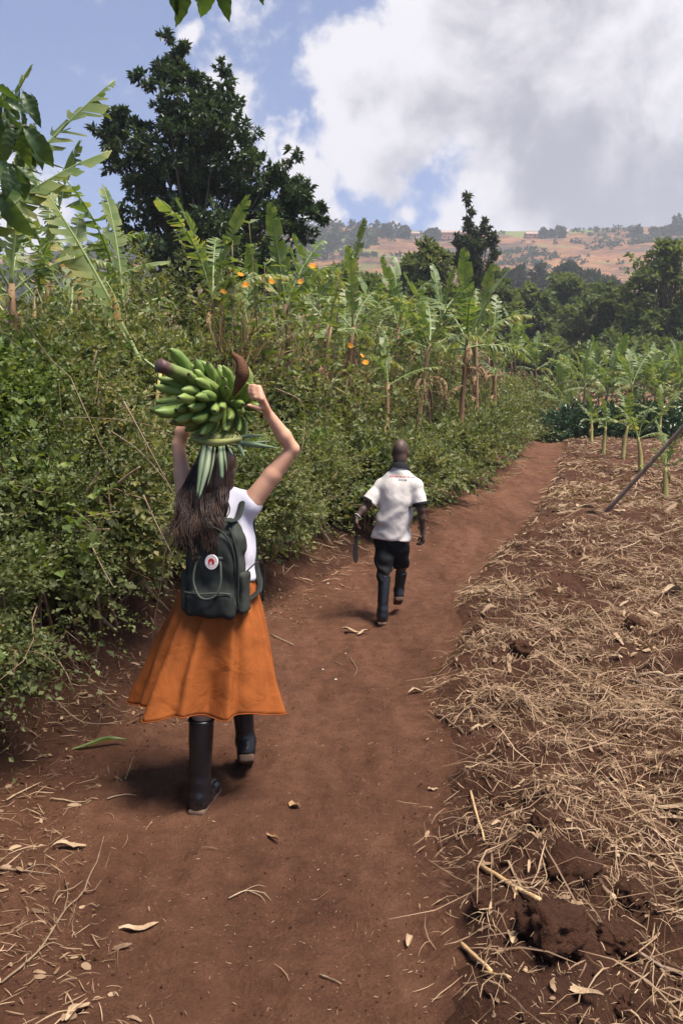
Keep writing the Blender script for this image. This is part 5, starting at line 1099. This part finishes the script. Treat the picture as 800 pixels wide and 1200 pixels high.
# long wavy hair
s = SDF(.03); s.ell(head + UP * .018 - FW * .012, (.084, .098, .112), WR); s.chain([head - FW * .05, head - FW * .06 - UP * .10, head - FW * .07 - UP * .17], [.084, .080, .055], .05)
hv = lambda v: .004 * np.sin((v @ RT) * 260 + 6 * vnoise(v * 9)) * .6
hr = obj('hair', s.build('hair', M['hair'], .0075, [lambda P_: (P_ - (head + FW * .045)) @ FW - .0], hv), wt)
g = Geo(); rh = np.random.default_rng(12)
for k in range(70):                                                  # locks: strands that wave together
    a = rh.uniform(-2.0, 2.0) if k % 3 else rh.uniform(-.9, .9); up_ = rh.uniform(.0, 1.0); ln = rh.uniform(.20, .345) * (1.0 - .15 * abs(math.sin(a))); sx0 = math.sin(a) * rh.uniform(.45, 1.05) * .108 + rh.normal(0, .012) - .012
    amp = rh.uniform(.012, .030); phs = rh.uniform(0, 6.3); fr = rh.uniform(8, 13); tone = np.clip(rh.normal(.42, .2), 0, 1); bk = rh.uniform(0, .03)
    for q_ in range(27):
        aa = a + rh.normal(0, .10); uu = np.clip(up_ + rh.normal(0, .10), 0, 1); e_ = math.sqrt(1 - uu * uu * .8)
        d = np.array([math.sin(aa) * e_, -math.cos(aa) * e_, uu * .9]); st = head + WR @ (d * np.array([.086, .102, .112]) * rh.uniform(.98, 1.06))
        sx = sx0 + rh.normal(0, .009); l2 = ln * rh.uniform(.85, 1.08); b2 = bk + rh.normal(0, .007)
        mid = head + RT * sx * .98 - FW * (.080 + .030 * math.cos(a) + b2 * .6) - UP * .09
        dn = lambda f_: head + RT * (sx * (1 + .16 * f_)) - FW * (.105 + .14 * f_ ** 1.4 + b2 + .01 * math.cos(a)) - UP * (.09 + l2 * f_)
        c = curve([st, (st + mid) / 2 + (WR @ d) * .014, mid, dn(.33), dn(.66), dn(1)], 16); f_ = np.linspace(0, 1, 16); wv = amp * np.clip(f_ - .28, 0, 1) * 1.7; p2 = phs + rh.normal(0, .14)
        c = c + np.outer(wv * np.sin(fr * f_ + p2), RT) + np.outer(wv * np.cos(fr * f_ + p2), -FW)
        g.tube(c, np.interp(f_, [0, .15, .7, 1], [.0014, .0029, .0026, .0007]) * rh.uniform(.6, 1.2), 4, rnd=np.clip(tone + rh.normal(0, .10), 0, 1), cap=False, flat=.6)
obj('locks', g.mesh('locks', M['hair'], True), hr)

# ------------------------------------------------------------------ backpack on her back
pb = A(253, 664, 3.475) + w0; bt = thing('backpack', 'charcoal canvas backpack with round emblem worn on the woman\'s back', 'backpack', tuple(pb), (0, math.radians(0), 0))
PR = np.stack([RT, FW, UP], 1); PH = math.radians(0)
B_ = lambda x, y, z: PR @ np.array([x, y, z], float)
def fold2(v): return .0035 * np.sin((v @ RT) * 45 + (v @ UP) * 30 + 6 * vnoise(v * 9)) + .024 * (fbm(v * 9 + 3, 3) - .5) + .012 * (fbm(v * np.array([30, 30, 12]) + 8, 2) - .5)
s = SDF(.04); s.box(B_(0, 0, -.02), (.138, .068, .195), .05, PR); s.box(B_(.0, .02, .13), (.118, .05, .10), .05, PR)
s.ell(B_(0, -.02, -.15), (.13, .085, .06), PR)
obj('main_compartment', s.build('main_compartment', M['pack'], .0065, None, fold2), bt)
s = SDF(.02); s.box(B_(-.004, -.072, -.165), (.122, .034, .062), .030, PR); pk = obj('front_pocket', s.build('front_pocket', M['pack2'], .006, None, lambda v: fold2(v) * .6), bt)
g = Geo(); g.tube(np.array([B_(x, -.107 + .12 * (x / .12) ** 2 * .12, -.108 + .004 * math.sin(30 * x)) for x in np.linspace(-.118, .112, 14)]), .0042, 5); obj('zip', g.mesh('zip', M['strapm'], True), pk)
for sd in (-1, 1):
    s = SDF(.015); s.box(B_(sd * .140, .0, -.115), (.018, .052, .095), .016, PR); obj('side_pocket', s.build('side_pocket', M['pack'], .006, None, lambda v: fold2(v) * .8), bt)
    g = Geo(); c = curve([B_(sd * .085, -.045, .215), B_(sd * .10, .04, .235), np.array(shR if sd > 0 else shL) + w0 - pb + UP * .050 - RT * sd * .035, np.array(shR if sd > 0 else shL) + w0 - pb + FW * .085 - RT * sd * .04 - UP * .03, B_(sd * .11, .24, -.02), B_(sd * .165, .15, -.12), B_(sd * .135, .05, -.165)], 30); g.tube(c, .017, 8, flat=.25); obj('shoulder_strap', g.mesh('shoulder_strap', M['pack2'], True), bt)
# piping round the front panel and two long carrying handles hanging down
g = Geo(); th = np.linspace(-.15, PI + .15, 30); g.tube(np.array([B_(.118 * math.cos(a), -.062 - .008 * math.sin(a), .03 + .165 * max(math.sin(a), -.2) ** 1 if math.sin(a) > 0 else .03 + .4 * math.sin(a)) for a in th]), .0048, 6); obj('piping', g.mesh('piping', M['pack2'], True), bt)
g = Geo(); c = curve([B_(-.055, -.070, .048), B_(-.066, -.092, .0), B_(-.066, -.105, -.06), B_(-.035, -.118, -.118), B_(.005, -.121, -.130), B_(.045, -.115, -.112), B_(.064, -.104, -.06), B_(.062, -.092, .0), B_(.050, -.070, .055)], 44); g.tube(c, .0052, 8); obj('carry_handle', g.mesh('carry_handle', M['strapm'], True), bt)
for sd in (-1, 1):
    s = SDF(.004); s.box(B_(sd * .053, -.077, .052), (.013, .006, .007), .004, PR); obj('handle_anchor', s.build('handle_anchor', M['strapm'], .003), bt)
# side seam, flap folds, loose strap at the lower right
g = Geo(); g.tube(curve([B_(.128, -.058, -.17), B_(.134, -.06, -.05), B_(.126, -.055, .08), B_(.09, -.05, .19)], 20), .005, 6); obj('side_seam', g.mesh('side_seam', M['pack2'], True), bt)
g = Geo(); g.tube(curve([B_(.145, .02, -.02), B_(.185, .06, .02), B_(.205, .09, -.01), B_(.205, .085, -.10), B_(.20, .08, -.17)], 16), .0085, 6, flat=.25); obj('loose_strap', g.mesh('loose_strap', M['pack2'], True), bt)
# round emblem: white disc, red ring lettering, red curled fox
M['badge_white'] = plain('badge_white', (.78, .74, .72), .6, .2, .05, 50); M['badge_red'] = plain('badge_red', (.48, .035, .03), .6, .2, .1, 50)
BR_ = np.array(Matrix.Rotation(.30, 3, 'X')); EC = B_(.016, -.0865, .036)
def E_(x, y, z=0.0): return EC + PR @ (np.array([x * .92, -z, y]) @ np.array(Matrix.Rotation(-.05, 3, 'X')).T)
def disc(r, z, n=28, z0=-.004):
    g = Geo(); a = np.arange(n) / n * 2 * PI; v = [E_(0, 0, z)] + [E_(r * math.cos(q_), r * math.sin(q_), z) for q_ in a] + [E_(r * math.cos(q_), r * math.sin(q_), z0) for q_ in a]; k = np.arange(n)
    g.add(v, np.stack([1 + k, 1 + (k + 1) % n, 1 + n + (k + 1) % n, 1 + n + k], 1), np.stack([0 * k, 1 + k, 1 + (k + 1) % n], 1)); return g
em = obj('emblem', disc(.034, .003).mesh('emblem', M['badge_white']), bt)
def ring_text(txt, r, a0, a1, size, inward):
    g = Geo()
    for i, ch in enumerate(txt):
        if ch == ' ': continue
        cu = bpy.data.curves.new('tmp', 'FONT'); cu.body = ch; cu.size = size; cu.align_x = 'CENTER'; cu.resolution_u = 2; o = bpy.data.objects.new('tmp', cu); col.objects.link(o); dg = bpy.context.evaluated_depsgraph_get(); me = o.evaluated_get(dg).to_mesh()
        v = np.array([q_.co[:] for q_ in me.vertices]); fs = [list(p_.vertices) for p_ in me.polygons]; o.evaluated_get(dg).to_mesh_clear(); bpy.data.objects.remove(o); bpy.data.curves.remove(cu)
        if not len(v): continue
        a = a0 + (a1 - a0) * i / max(1, len(txt) - 1); rot = a - PI / 2 if not inward else a + PI / 2
        x = v[:, 0] * math.cos(rot) - (v[:, 1] - size * .35) * math.sin(rot) + r * math.cos(a); y = v[:, 0] * math.sin(rot) + (v[:, 1] - size * .35) * math.cos(rot) + r * math.sin(a)
        vv = [E_(p_, q_, .0042) for p_, q_ in zip(x, y)]; f3 = [(f_[0], f_[j], f_[j + 1]) for f_ in fs for j in range(1, len(f_) - 1)]
        g.add(vv, None, f3)
    return g
gt = ring_text('FJÄLLRÄVEN', .0268, math.radians(165), math.radians(15), .0095, False); gk = ring_text('KÅNKEN', .0268, math.radians(215), math.radians(325), .0105, True)
obj('lettering', gt.mesh('lettering', M['badge_red']), em); obj('lettering', gk.mesh('lettering', M['badge_red']), em)
g = Geo(); a = np.linspace(-.6, 4.6, 22); ro = .0175; v = []
for q_ in a: tt = (q_ + .6) / 5.2; v += [E_(ro * math.cos(q_), ro * math.sin(q_), .005), E_((ro - .0135 * math.sin(PI * min(1, tt * .8 + .2)) - .001) * math.cos(q_), (ro - .0135 * math.sin(PI * min(1, tt * .8 + .2)) - .001) * math.sin(q_), .005)]
k = np.arange(21) * 2; g.add(v, np.stack([k, k + 1, k + 3, k + 2], 1)); g.add([E_(.002, -.002, .005), E_(.014, .004, .005), E_(.010, -.006, .005), E_(.013, -.012, .005), E_(.004, -.011, .005)], None, [(0, 1, 2), (0, 2, 3), (0, 3, 4)])
obj('curled_animal_mark', g.mesh('curled_animal_mark', M['badge_red']), em)
# ------------------------------------------------------------------ banana bunch on her head
def greenban(t):
    p = oco(t); r = t.new('ShaderNodeObjectInfo').outputs['Random']; x = t.new('ShaderNodeSeparateXYZ', i_0=p).outputs[0]; n = t.noise(p, 30, 4); n2 = t.noise(p, 130, 3, .6)
    c = t.mix(t.math('ADD', t.math('MULTIPLY', r, .6), t.math('MULTIPLY', n, .4)), (.085, .150, .028), (.235, .305, .078))
    c = t.mix(t.math('MULTIPLY', t.step(n2, .60, .72), .55), c, (.04, .045, .015))
    c = t.mix(t.step(x, .152, .162), c, (.035, .025, .012)); c = t.mix(t.step(x, .030, .0), c, (.20, .25, .07))
    return bsdf(t, c, .48, .3, n, .004, .5)
M['green_banana'] = mat('green_banana', greenban)
def stalkm(t):
    p = oco(t); z = attr(t); n = t.noise(p, 18, 5, .6)
    c = t.mix(n, (.09, .14, .035), (.20, .24, .07)); c = t.mix(t.step(t.math('ADD', z, t.math('MULTIPLY', n, .16)), .23, .13), c, (.085, .042, .040))
    return bsdf(t, c, .5, .3, n, .01, .5)
M['stalk'] = mat('bunch_stalk', stalkm); M['bract'] = plain('dry_bract', (.11, .05, .028), .8, .15, .5, 25, .8, .01); M['strip'] = leafmat('leaf_strip', [(0, (.10, .155, .075)), (.5, (.20, .27, .16)), (1, (.33, .38, .26))], .25, .5); M['pad'] = leafmat('twisted_leaf', [(0, (.11, .13, .04)), (.5, (.22, .24, .07)), (1, (.38, .36, .13))], .1, .5)
def ban_geo(seed, bend, L=.165, r=.0198):
    n, m = 15, 10; u = np.linspace(0, 1, n); a = bend * (u - .1) ** 1.0; x = np.cumsum(np.cos(a)) / n * L; z = np.cumsum(np.sin(a)) / n * L; g = Geo()
    rad = r * np.interp(u, [0, .08, .2, .5, .8, .9, .95, 1], [.42, .42, .86, 1.0, .92, .60, .36, .28]); V_ = []
    for i in range(n):
        for j in range(m):
            t = j / m * 2 * PI; rr = rad[i] * (1 + .11 * math.cos(5 * t + seed) + .03 * math.cos(3 * t + seed)); V_.append((x[i] - rr * math.cos(t) * math.sin(a[i]), rr * math.sin(t), z[i] + rr * math.cos(t) * math.cos(a[i])))
    k = np.arange(n * m).reshape(n, m); k2 = np.roll(k, -1, 1); V_ += [(x[-1] + .003 * math.cos(a[-1]), 0, z[-1] + .003 * math.sin(a[-1]))]
    g.add(V_, np.stack([k[:-1], k2[:-1], k2[1:], k[1:]], -1).reshape(-1, 4), np.stack([k[-1], k2[-1], np.full(m, n * m)], 1)); return g
BM_ = [ban_geo(i, b).mesh('banana', M['green_banana'], True) for i, b in enumerate((.55, .8, .35))]
bc = at(252, 470, 3.64); bt = thing('banana_bunch', "bunch of green bananas balanced on the woman's head", 'banana bunch', tuple(bc))
S0 = at(186, 428, 3.37) - bc; S1 = at(243, 452, 3.55) - bc; AX = nrm(np.array([[.62, .72, -.20]]))[0]
rb = np.random.default_rng(21)
g = Geo(); c = curve([S0, (S0 * .5 + S1 * .5) + (0, 0, .004), S1, S1 * .35 + AX * .08, AX * .17], 22); f_ = np.linspace(0, 1, 22)
g.tube(c, np.interp(f_, [0, .12, .3, .5, 1], [.033, .029, .031, .036, .020]), 12, rnd=np.repeat(f_, 12).tolist() + [0, 1]); obj('stalk', g.mesh('stalk', M['stalk'], True), bt)
e1 = nrm(np.cross(AX, UP)[None])[0]; e2 = np.cross(e1, AX)
for i in range(7):
    ap = -.125 + i * .047; nb = 12 if i < 5 else 9; rr = .030 if i < 5 else .024
    for j in range(nb):
        a = (j + .5 * (i % 2)) / nb * 2 * PI + rb.normal(0, .08); rad = e1 * math.cos(a) + e2 * math.sin(a)
        if rad[2] < -.80 and i in (2, 3, 4) : pass
        b = AX * (ap + rb.normal(0, .008)) + rad * rr; tilt = -.95 + .17 * i + rb.normal(0, .12)
        x = nrm((rad + AX * tilt)[None])[0]; zz = nrm((-AX + rad * .15)[None])[0]; zz = nrm((zz - x * zz.dot(x))[None])[0]; yy = np.cross(zz, x)
        if x.dot(nrm(S0[None])[0]) > .80 and rad.dot(nrm(np.array([[-.35, -.75, .25]]))[0]) > .1: continue      # keep the stalk clear
        m_ = Matrix(((x[0], yy[0], zz[0]), (x[1], yy[1], zz[1]), (x[2], yy[2], zz[2]))) @ Matrix.Rotation(rb.normal(0, .25), 3, 'X')
        sc_ = (1.05 - .03 * i) * rb.uniform(.82, 1.1) * (1 + .22 * abs(rad[2]))
        obj('banana', BM_[rb.integers(3)], bt, tuple(b), m_.to_euler(), (sc_, sc_ * 1.08, sc_ * 1.08))
def sheet(name, me_mat, parent, o0, pix, wd, seed=0, fold=.4, n=12):
    P_ = np.array([at(*q_) for q_ in pix]) - o0; c = curve(P_, n); t_ = nrm(np.gradient(c, axis=0)); vw = nrm(c + o0 - np.array([0, 0, CAMH])); sd = nrm(np.cross(t_, vw)); nn = np.cross(sd, t_); w_ = np.interp(np.linspace(0, 1, n), np.linspace(0, 1, len(wd)), wd)[:, None]
    V_ = np.stack([c - sd * w_ + nn * w_ * fold, c, c + sd * w_ + nn * w_ * fold * .8], 1).reshape(-1, 3); k = np.arange(n * 3).reshape(n, 3); g = Geo(); g.add(V_, np.stack([k[:-1, :-1], k[1:, :-1], k[1:, 1:], k[:-1, 1:]], -1).reshape(-1, 4), None, np.random.default_rng(seed).random())
    o = obj(name, g.mesh(name, M[me_mat], True), parent); md = o.modifiers.new('thickness', 'SOLIDIFY'); md.thickness = .0015; return o
sheet('dry_bract', 'bract', bt, bc, [(272, 414, 3.50), (281, 424, 3.47), (284, 438, 3.46), (279, 452, 3.48), (273, 464, 3.50)], [.010, .026, .034, .022, .005], 1, .7, 16)
sheet('dry_bract', 'bract', bt, bc, [(276, 416, 3.52), (286, 430, 3.50), (286, 446, 3.50)], [.006, .018, .006], 2, -.5)
# head pad of twisted leaves with strips hanging over the hair
hc = at(256, 515, 3.66); ht = thing('head_pad', "ring of twisted banana leaves between the bananas and the woman's hair", 'head pad', tuple(hc))
g = Geo(); th = np.linspace(0, 2 * PI, 40)
for k in range(3):
    ph_ = th * 7 + k * 2.1; rr = .088 + .013 * np.cos(ph_); g.tube(np.stack([rr * np.cos(th), rr * np.sin(th) * 1.05, .016 * np.sin(ph_)], 1), .015, 7, rnd=k / 2, cap=False)
obj('ring', g.mesh('ring', M['pad'], True), ht)
for i, (px, wd) in enumerate([([(240, 520, 3.53), (236, 545, 3.47), (231, 582, 3.44)], (.010, .013, .005)), ([(246, 522, 3.53), (242, 550, 3.46), (233, 585, 3.43)], (.012, .014, .003)), ([(252, 524, 3.53), (249, 545, 3.48), (243, 570, 3.46)], (.004, .006, .002)), ([(258, 522, 3.53), (259, 540, 3.47), (260, 561, 3.45)], (.010, .012, .008)), ([(262, 522, 3.53), (264, 538, 3.48), (266, 552, 3.47)], (.006, .006, .002)), ([(266, 520, 3.54), (270, 528, 3.50), (273, 533, 3.49)], (.006, .006, .002)),
                          ([(274, 518, 3.54), (296, 521, 3.48), (325, 525, 3.44)], (.010, .014, .002)), ([(276, 514, 3.55), (292, 511, 3.50), (308, 510, 3.47)], (.008, .009, .002)), ([(276, 518, 3.54), (282, 526, 3.50), (286, 535, 3.48)], (.008, .010, .006)), ([(222, 514, 3.62), (250, 519, 3.50), (284, 515, 3.52)], (.010, .018, .012)), ([(272, 522, 3.54), (300, 519, 3.48), (316, 517, 3.46)], (.006, .008, .002))]):
    sheet('leaf_strip', 'pad' if i == 9 else 'strip', ht, hc, px, wd, 30 + i)

# ------------------------------------------------------------------ the man walking ahead
MY = 7.15; m0 = at(461, 700, MY); m0[2] = gz(m0[0], m0[1]); mt_ = thing('person', 'man in white polo shirt and black shorts walking ahead on the path', 'person', tuple(m0))
HD2 = math.radians(14); F2 = np.array([math.sin(HD2), math.cos(HD2), 0]); R2 = np.array([math.cos(HD2), -math.sin(HD2), 0]); MR = np.stack([R2, F2, UP], 1)
B = lambda px, py, Y: at(px, py, Y) - m0
hd = B(469, 529, 7.16); nk = B(468, 546, 7.12); ch = B(466, 580, 7.13); wa = B(460, 612, 7.14); hp_ = B(459, 634, 7.15)
sL = B(447, 569, 7.18); sR = B(487, 569, 7.06); eL = B(430, 592, 7.12); eR = B(493, 597, 7.02); kL = B(418, 606, 7.05); kR = B(495, 622, 7.06)
s = SDF(.03)
s.ell(hd + UP * .014, (.073, .095, .102), MR); s.ell(hd + F2 * .025 - UP * .06, (.062, .066, .062), MR); s.ell(hd + F2 * .102 - UP * .02, (.018, .016, .02), MR, .012); s.ell(hd + F2 * .092 - UP * .068, (.028, .012, .014), MR, .01)
for sd in (-1, 1): s.ell(hd + R2 * sd * .075 - UP * .018 - F2 * .004, (.010, .020, .031), MR, .006); s.ell(hd + R2 * sd * .034 + F2 * .088 + UP * .005, (.014, .010, .009), MR, .006)
s.cone(hd - UP * .06 - F2 * .02, nk - UP * .05, .054, .060); s.ell(hd - F2 * .045 - UP * .070, (.055, .04, .045), MR)
s.ell(ch, (.155, .10, .20), MR); s.ell(wa, (.14, .10, .15), MR); s.ell(hp_, (.15, .11, .12), MR); s.cone(nk - UP * .06, sL, .06, .055); s.cone(nk - UP * .06, sR, .06, .055)
s.chain([sL, eL, eL * .6 + kL * .4, kL], [.050, .036, .037, .025], .02); s.chain([sR, eR, eR * .6 + kR * .4, kR], [.050, .037, .038, .026], .02)
hL = B(416, 615, 7.03); hR = B(495, 633, 7.07)
fingers(s, kL, hL, (0.05, .25, -1), (.3, -.9, .15), (.9, .35, -.1), L=.075, r=.0095, thumb=(hL + np.array([.015, -.04, .02]), hL + np.array([.028, -.035, -.02])), step=.021)
fingers(s, kR, hR, (-.05, .1, -1), (.25, -.95, 0), (-.95, .1, -.1), L=.075, r=.0095, thumb=(hR + np.array([-.03, -.03, .03]), hR + np.array([-.045, -.01, -.005])), step=.021)
nL = B(450, 676, 7.05); aL = B(448, 714, 6.97); nR = B(470, 664, 7.30); aR = B(467, 692, 7.32)
s.chain([hp_ - R2 * .08, nL, aL], [.09, .05, .034], .02); s.chain([hp_ + R2 * .08, nR, aR], [.09, .05, .034], .02)
mb = obj('body', s.build('body', M['skin_dark'], .0062), mt_)
# polo shirt
s = SDF(.05); s.ell(ch + UP * .02, (.185, .128, .20), MR); s.cone(ch - UP * .06, wa, .165, .165); s.ell(B(458, 636, 7.14), (.198, .150, .24), MR); s.cone(nk - UP * .055, sL + UP * .0, .062, .062); s.cone(nk - UP * .055, sR + UP * .0, .062, .062); s.ell(ch + UP * .07 - F2 * .02, (.17, .10, .10), MR)
cL = eL + (sL - eL) * .12; cR = eR + (sR - eR) * .20
s.chain([sL, sL * .4 + cL * .6, cL - UP * .0], [.062, .068, .080], .03); s.chain([sR, sR * .4 + cR * .6, cR], [.060, .064, .070], .03)
hn = nrm(np.array([[-.10, 0, 1.0]]))[0]; hb = B(459, 634, 7.0)
dLn = nrm((eL - sL)[None])[0]; dRn = nrm((eR - sR)[None])[0]
def hemcut(P_):
    near_ = np.linalg.norm(P_ - (wa - UP * .05), axis=-1) < .42
    return np.where(P_[..., 2] < wa[2] + .08, -((P_ - hb) @ np.array([.085, 0, 1.0])), -1)
def sleevecut(c, d, s0):
    def f_(P_):
        t = (P_ - c) @ d; r_ = np.linalg.norm((P_ - c) - t[..., None] * d, axis=-1); return np.where(r_ < .115, t, -1)
    return f_
def wr2(v):
    y = v @ UP; x = v @ R2; f1 = np.sin(34 * y - 22 * x + 7 * vnoise(v * 6)) * sstep(1.18, .98, y); f2 = np.sin(38 * x + 5 * vnoise(v * 7)) * sstep(1.0, 1.2, y) * .5
    return .0065 * f1 + .0045 * f2 + .012 * (fbm(v * 9, 3) - .5)
shm = obj('polo_shirt', s.build('polo_shirt', M['polo'], .0075, [hemcut, sleevecut(cL, dLn, 0), sleevecut(cR, dRn, 0), lambda P_: .072 - np.linalg.norm(P_ - (nk + UP * .035), axis=-1)], wr2), mt_)
def band(c, d, r, name, hgt, n=24, tilt=None, rr=.006):
    d = nrm(np.array(d)[None])[0]; x = nrm(np.cross(d, F2)[None])[0]; y = np.cross(d, x); th = np.linspace(0, 2 * PI, n + 1); g = Geo(); rows = []
    for q_, k in ((-hgt, 1.0), (-hgt * .5, 1.015), (hgt * .5, 1.015), (hgt, 1.0), (hgt, .90), (-hgt, .90)): rows.append(c + d * q_ + r * k * (np.cos(th[:-1])[:, None] * x + np.sin(th[:-1])[:, None] * y))
    k = np.arange(6 * n).reshape(6, n); kk = np.vstack([k, k[:1]]); k2 = np.roll(kk, -1, 1); g.add(np.concatenate(rows), np.stack([kk[:-1], k2[:-1], k2[1:], kk[1:]], -1).reshape(-1, 4)); return obj(name, g.mesh(name, M['black_cloth'], True), shm)
band(cL - dLn * .006, dLn, .0795, 'cuff', .013); band(cR - dRn * .006, dRn, .0735, 'cuff', .013)
g = Geo(); th = np.linspace(0, 2 * PI, 41); cc = nk - UP * .022 + F2 * .012
cp = lambda a, r, z: cc + R2 * r * 1.12 * math.cos(a) + F2 * r * math.sin(a) * 1.0 + UP * (z + .012 * math.cos(a) * 0 - .030 * math.sin(a))
rows = [[cp(a, r, z) for a in th] for r, z in ((.092, -.020), (.084, .004), (.074, .026), (.067, .030), (.070, .0))]
k = np.arange(5 * 41).reshape(5, 41); g.add(np.concatenate(rows), np.stack([k[:-1, :-1], k[:-1, 1:], k[1:, 1:], k[1:, :-1]], -1).reshape(-1, 4)); obj('collar', g.mesh('collar', M['black_cloth'], True), shm)
# faded print across the back (too small to read in the photograph): a red line and a short dark word
M['print_red'] = plain('faded_red_print', (.62, .16, .13), .9, .05, .2, 60); M['print_grey'] = plain('faded_grey_print', (.16, .15, .16), .9, .05, .2, 60)
bpy.context.view_layer.update(); dg = bpy.context.evaluated_depsgraph_get(); she = shm.evaluated_get(dg)
def onback(px, py):
    o_ = np.array([0, 0, CAMH]); d_ = ray(px, py); d_ = d_ / np.linalg.norm(d_); ok, loc, nn, _ = she.ray_cast(Vector(o_ - m0), Vector(d_)); return (np.array(loc) + np.array(nn) * .002) if ok else B(px, py, 6.98)
rp = np.random.default_rng(5)
def printed(nm, mt, x0, x1, y0, y1, h_, step):
    g = Geo(); x = x0
    while x < x1:
        wd = step * rp.uniform(.45, .85); yy = y0 + (y1 - y0) * (x - x0) / (x1 - x0); hh = h_ * rp.uniform(.7, 1.1); v = [onback(x, yy - hh), onback(x + wd, yy - hh), onback(x + wd, yy + hh), onback(x, yy + hh)]; g.add(v, [(0, 1, 2, 3)]); x += step * rp.choice([1, 1, 1, 1.5])
    obj(nm, g.mesh(nm, M[mt]), shm)
printed('print_line', 'print_red', 456.2, 479, 558.0, 558.9, .85, 1.15); printed('print_line', 'print_grey', 479.5, 486.5, 559.0, 560.0, .7, 1.1); printed('print_word', 'print_grey', 467, 476.5, 562.4, 562.8, 1.0, 1.2)
# black shorts, boots, machete, bracelet
s = SDF(.04); s.ell(hp_ + UP * .02, (.165, .13, .13), MR); s.chain([hp_ - R2 * .075 - UP * .03, (hp_ - R2 * .075) * .45 + nL * .55, nL - UP * .035], [.100, .085, .066], .03); s.chain([hp_ + R2 * .07 - UP * .03, (hp_ + R2 * .07) * .5 + nR * .5, nR - UP * .02], [.098, .085, .078], .03)
obj('shorts', s.build('shorts', M['black_cloth'], .007, [lambda P_: np.where((P_ - nR) @ R2 > -.075 + 0 * P_[..., 0], (nR[2] - .010) - P_[..., 2], -1), lambda P_: (nL[2] - .06) - P_[..., 2]], lambda v: .006 * np.sin(40 * (v @ UP) + 30 * (v @ R2) + 6 * vnoise(v * 7)) + .010 * (fbm(v * 9, 2) - .5)), mt_)
gL = float(gz(*(aL + m0)[:2])); aL2 = aL.copy(); aL2[2] = gL - m0[2] + .10; boot(mt_, gL, nL + m0 - UP * .0, aL2 + m0, F2 - R2 * .1, .060, .050, L=.28)
aR2 = aR.copy(); gR = float(gz(*(aR + m0)[:2])); boot(mt_, gR, nR + m0 - UP * .06, aR2 + m0, F2 * .95 + R2 * -.25, .058, .049, L=.28, pitch=-.42)
M['bangle'] = plain('pale_metal', (.45, .42, .40), .35, .5, .1, 30); g = Geo(); d = nrm((kL - eL)[None])[0]; x = nrm(np.cross(d, F2)[None])[0]; y = np.cross(d, x); th = np.linspace(0, 2 * PI, 21); g.tube(kL - d * .012 + .033 * (np.cos(th)[:, None] * x + np.sin(th)[:, None] * y), .005, 6, cap=False); obj('bracelet', g.mesh('bracelet', M['bangle'], True), mt_)
M['steel'] = plain('dark_steel', (.020, .017, .016), .75, .2, .4, 25); M['handle'] = plain('black_handle', (.012, .011, .011), .5, .3, .3, 30)
g0 = hL + m0 + np.array([.012, .015, -.035]); mc = thing('machete', "dark machete hanging from the man's left hand", 'machete', tuple(g0)); g = Geo(); g.tube(curve([(0, 0, .085), (.002, 0, .03), (0, 0, -.05), (.006, 0, -.075)], 10), [.016, .015, .013, .014, .014, .013, .013, .014, .015, .013], 8, flat=.7); obj('handle', g.mesh('handle', M['handle'], True), mc)
g = Geo(); n = 12; V_ = []
for i in range(n):
    u = i / (n - 1); cx_ = .006 - .022 * math.sin(u * 2.2) + .010 * u; w_ = np.interp(u, [0, .15, .75, .93, 1], [.014, .019, .027, .020, .004]); z_ = -.06 - .27 * u
    V_ += [(cx_ - w_, -w_ * .35, z_), (cx_, -.0022, z_), (cx_ + w_, w_ * .35, z_), (cx_, .0022, z_)]
k = np.arange(n * 4).reshape(n, 4); k2 = np.roll(k, -1, 1); g.add(V_, np.stack([k[:-1], k2[:-1], k2[1:], k[1:]], -1).reshape(-1, 4)); obj('blade', g.mesh('blade', M['steel'], False), mc)
# ------------------------------------------------------------------ haze over the valley
g = Geo(); a = np.array([[x, y, z] for z in (-30, 330) for x, y in ((-1200, -60), (1200, -60), (1200, 1900), (-1200, 1900))], float)
g.add(a, [(0, 3, 2, 1), (4, 5, 6, 7), (0, 1, 5, 4), (1, 2, 6, 5), (2, 3, 7, 6), (3, 0, 4, 7)])
hm = bpy.data.materials.new('haze'); hm.use_nodes = True; t = NT(hm.node_tree)
pv = t.new('ShaderNodeVolumePrincipled', i_Density=.00052, i_Color=(.86, .90, 1.0)); t.set(pv.inputs['Anisotropy'], .2)
o_ = t.new('ShaderNodeOutputMaterial'); t.l.new(pv.outputs[0], o_.inputs['Volume'])
tag(obj('haze', g.mesh('haze', hm)), 'thin bluish haze lying over the valley', 'haze', kind='stuff')
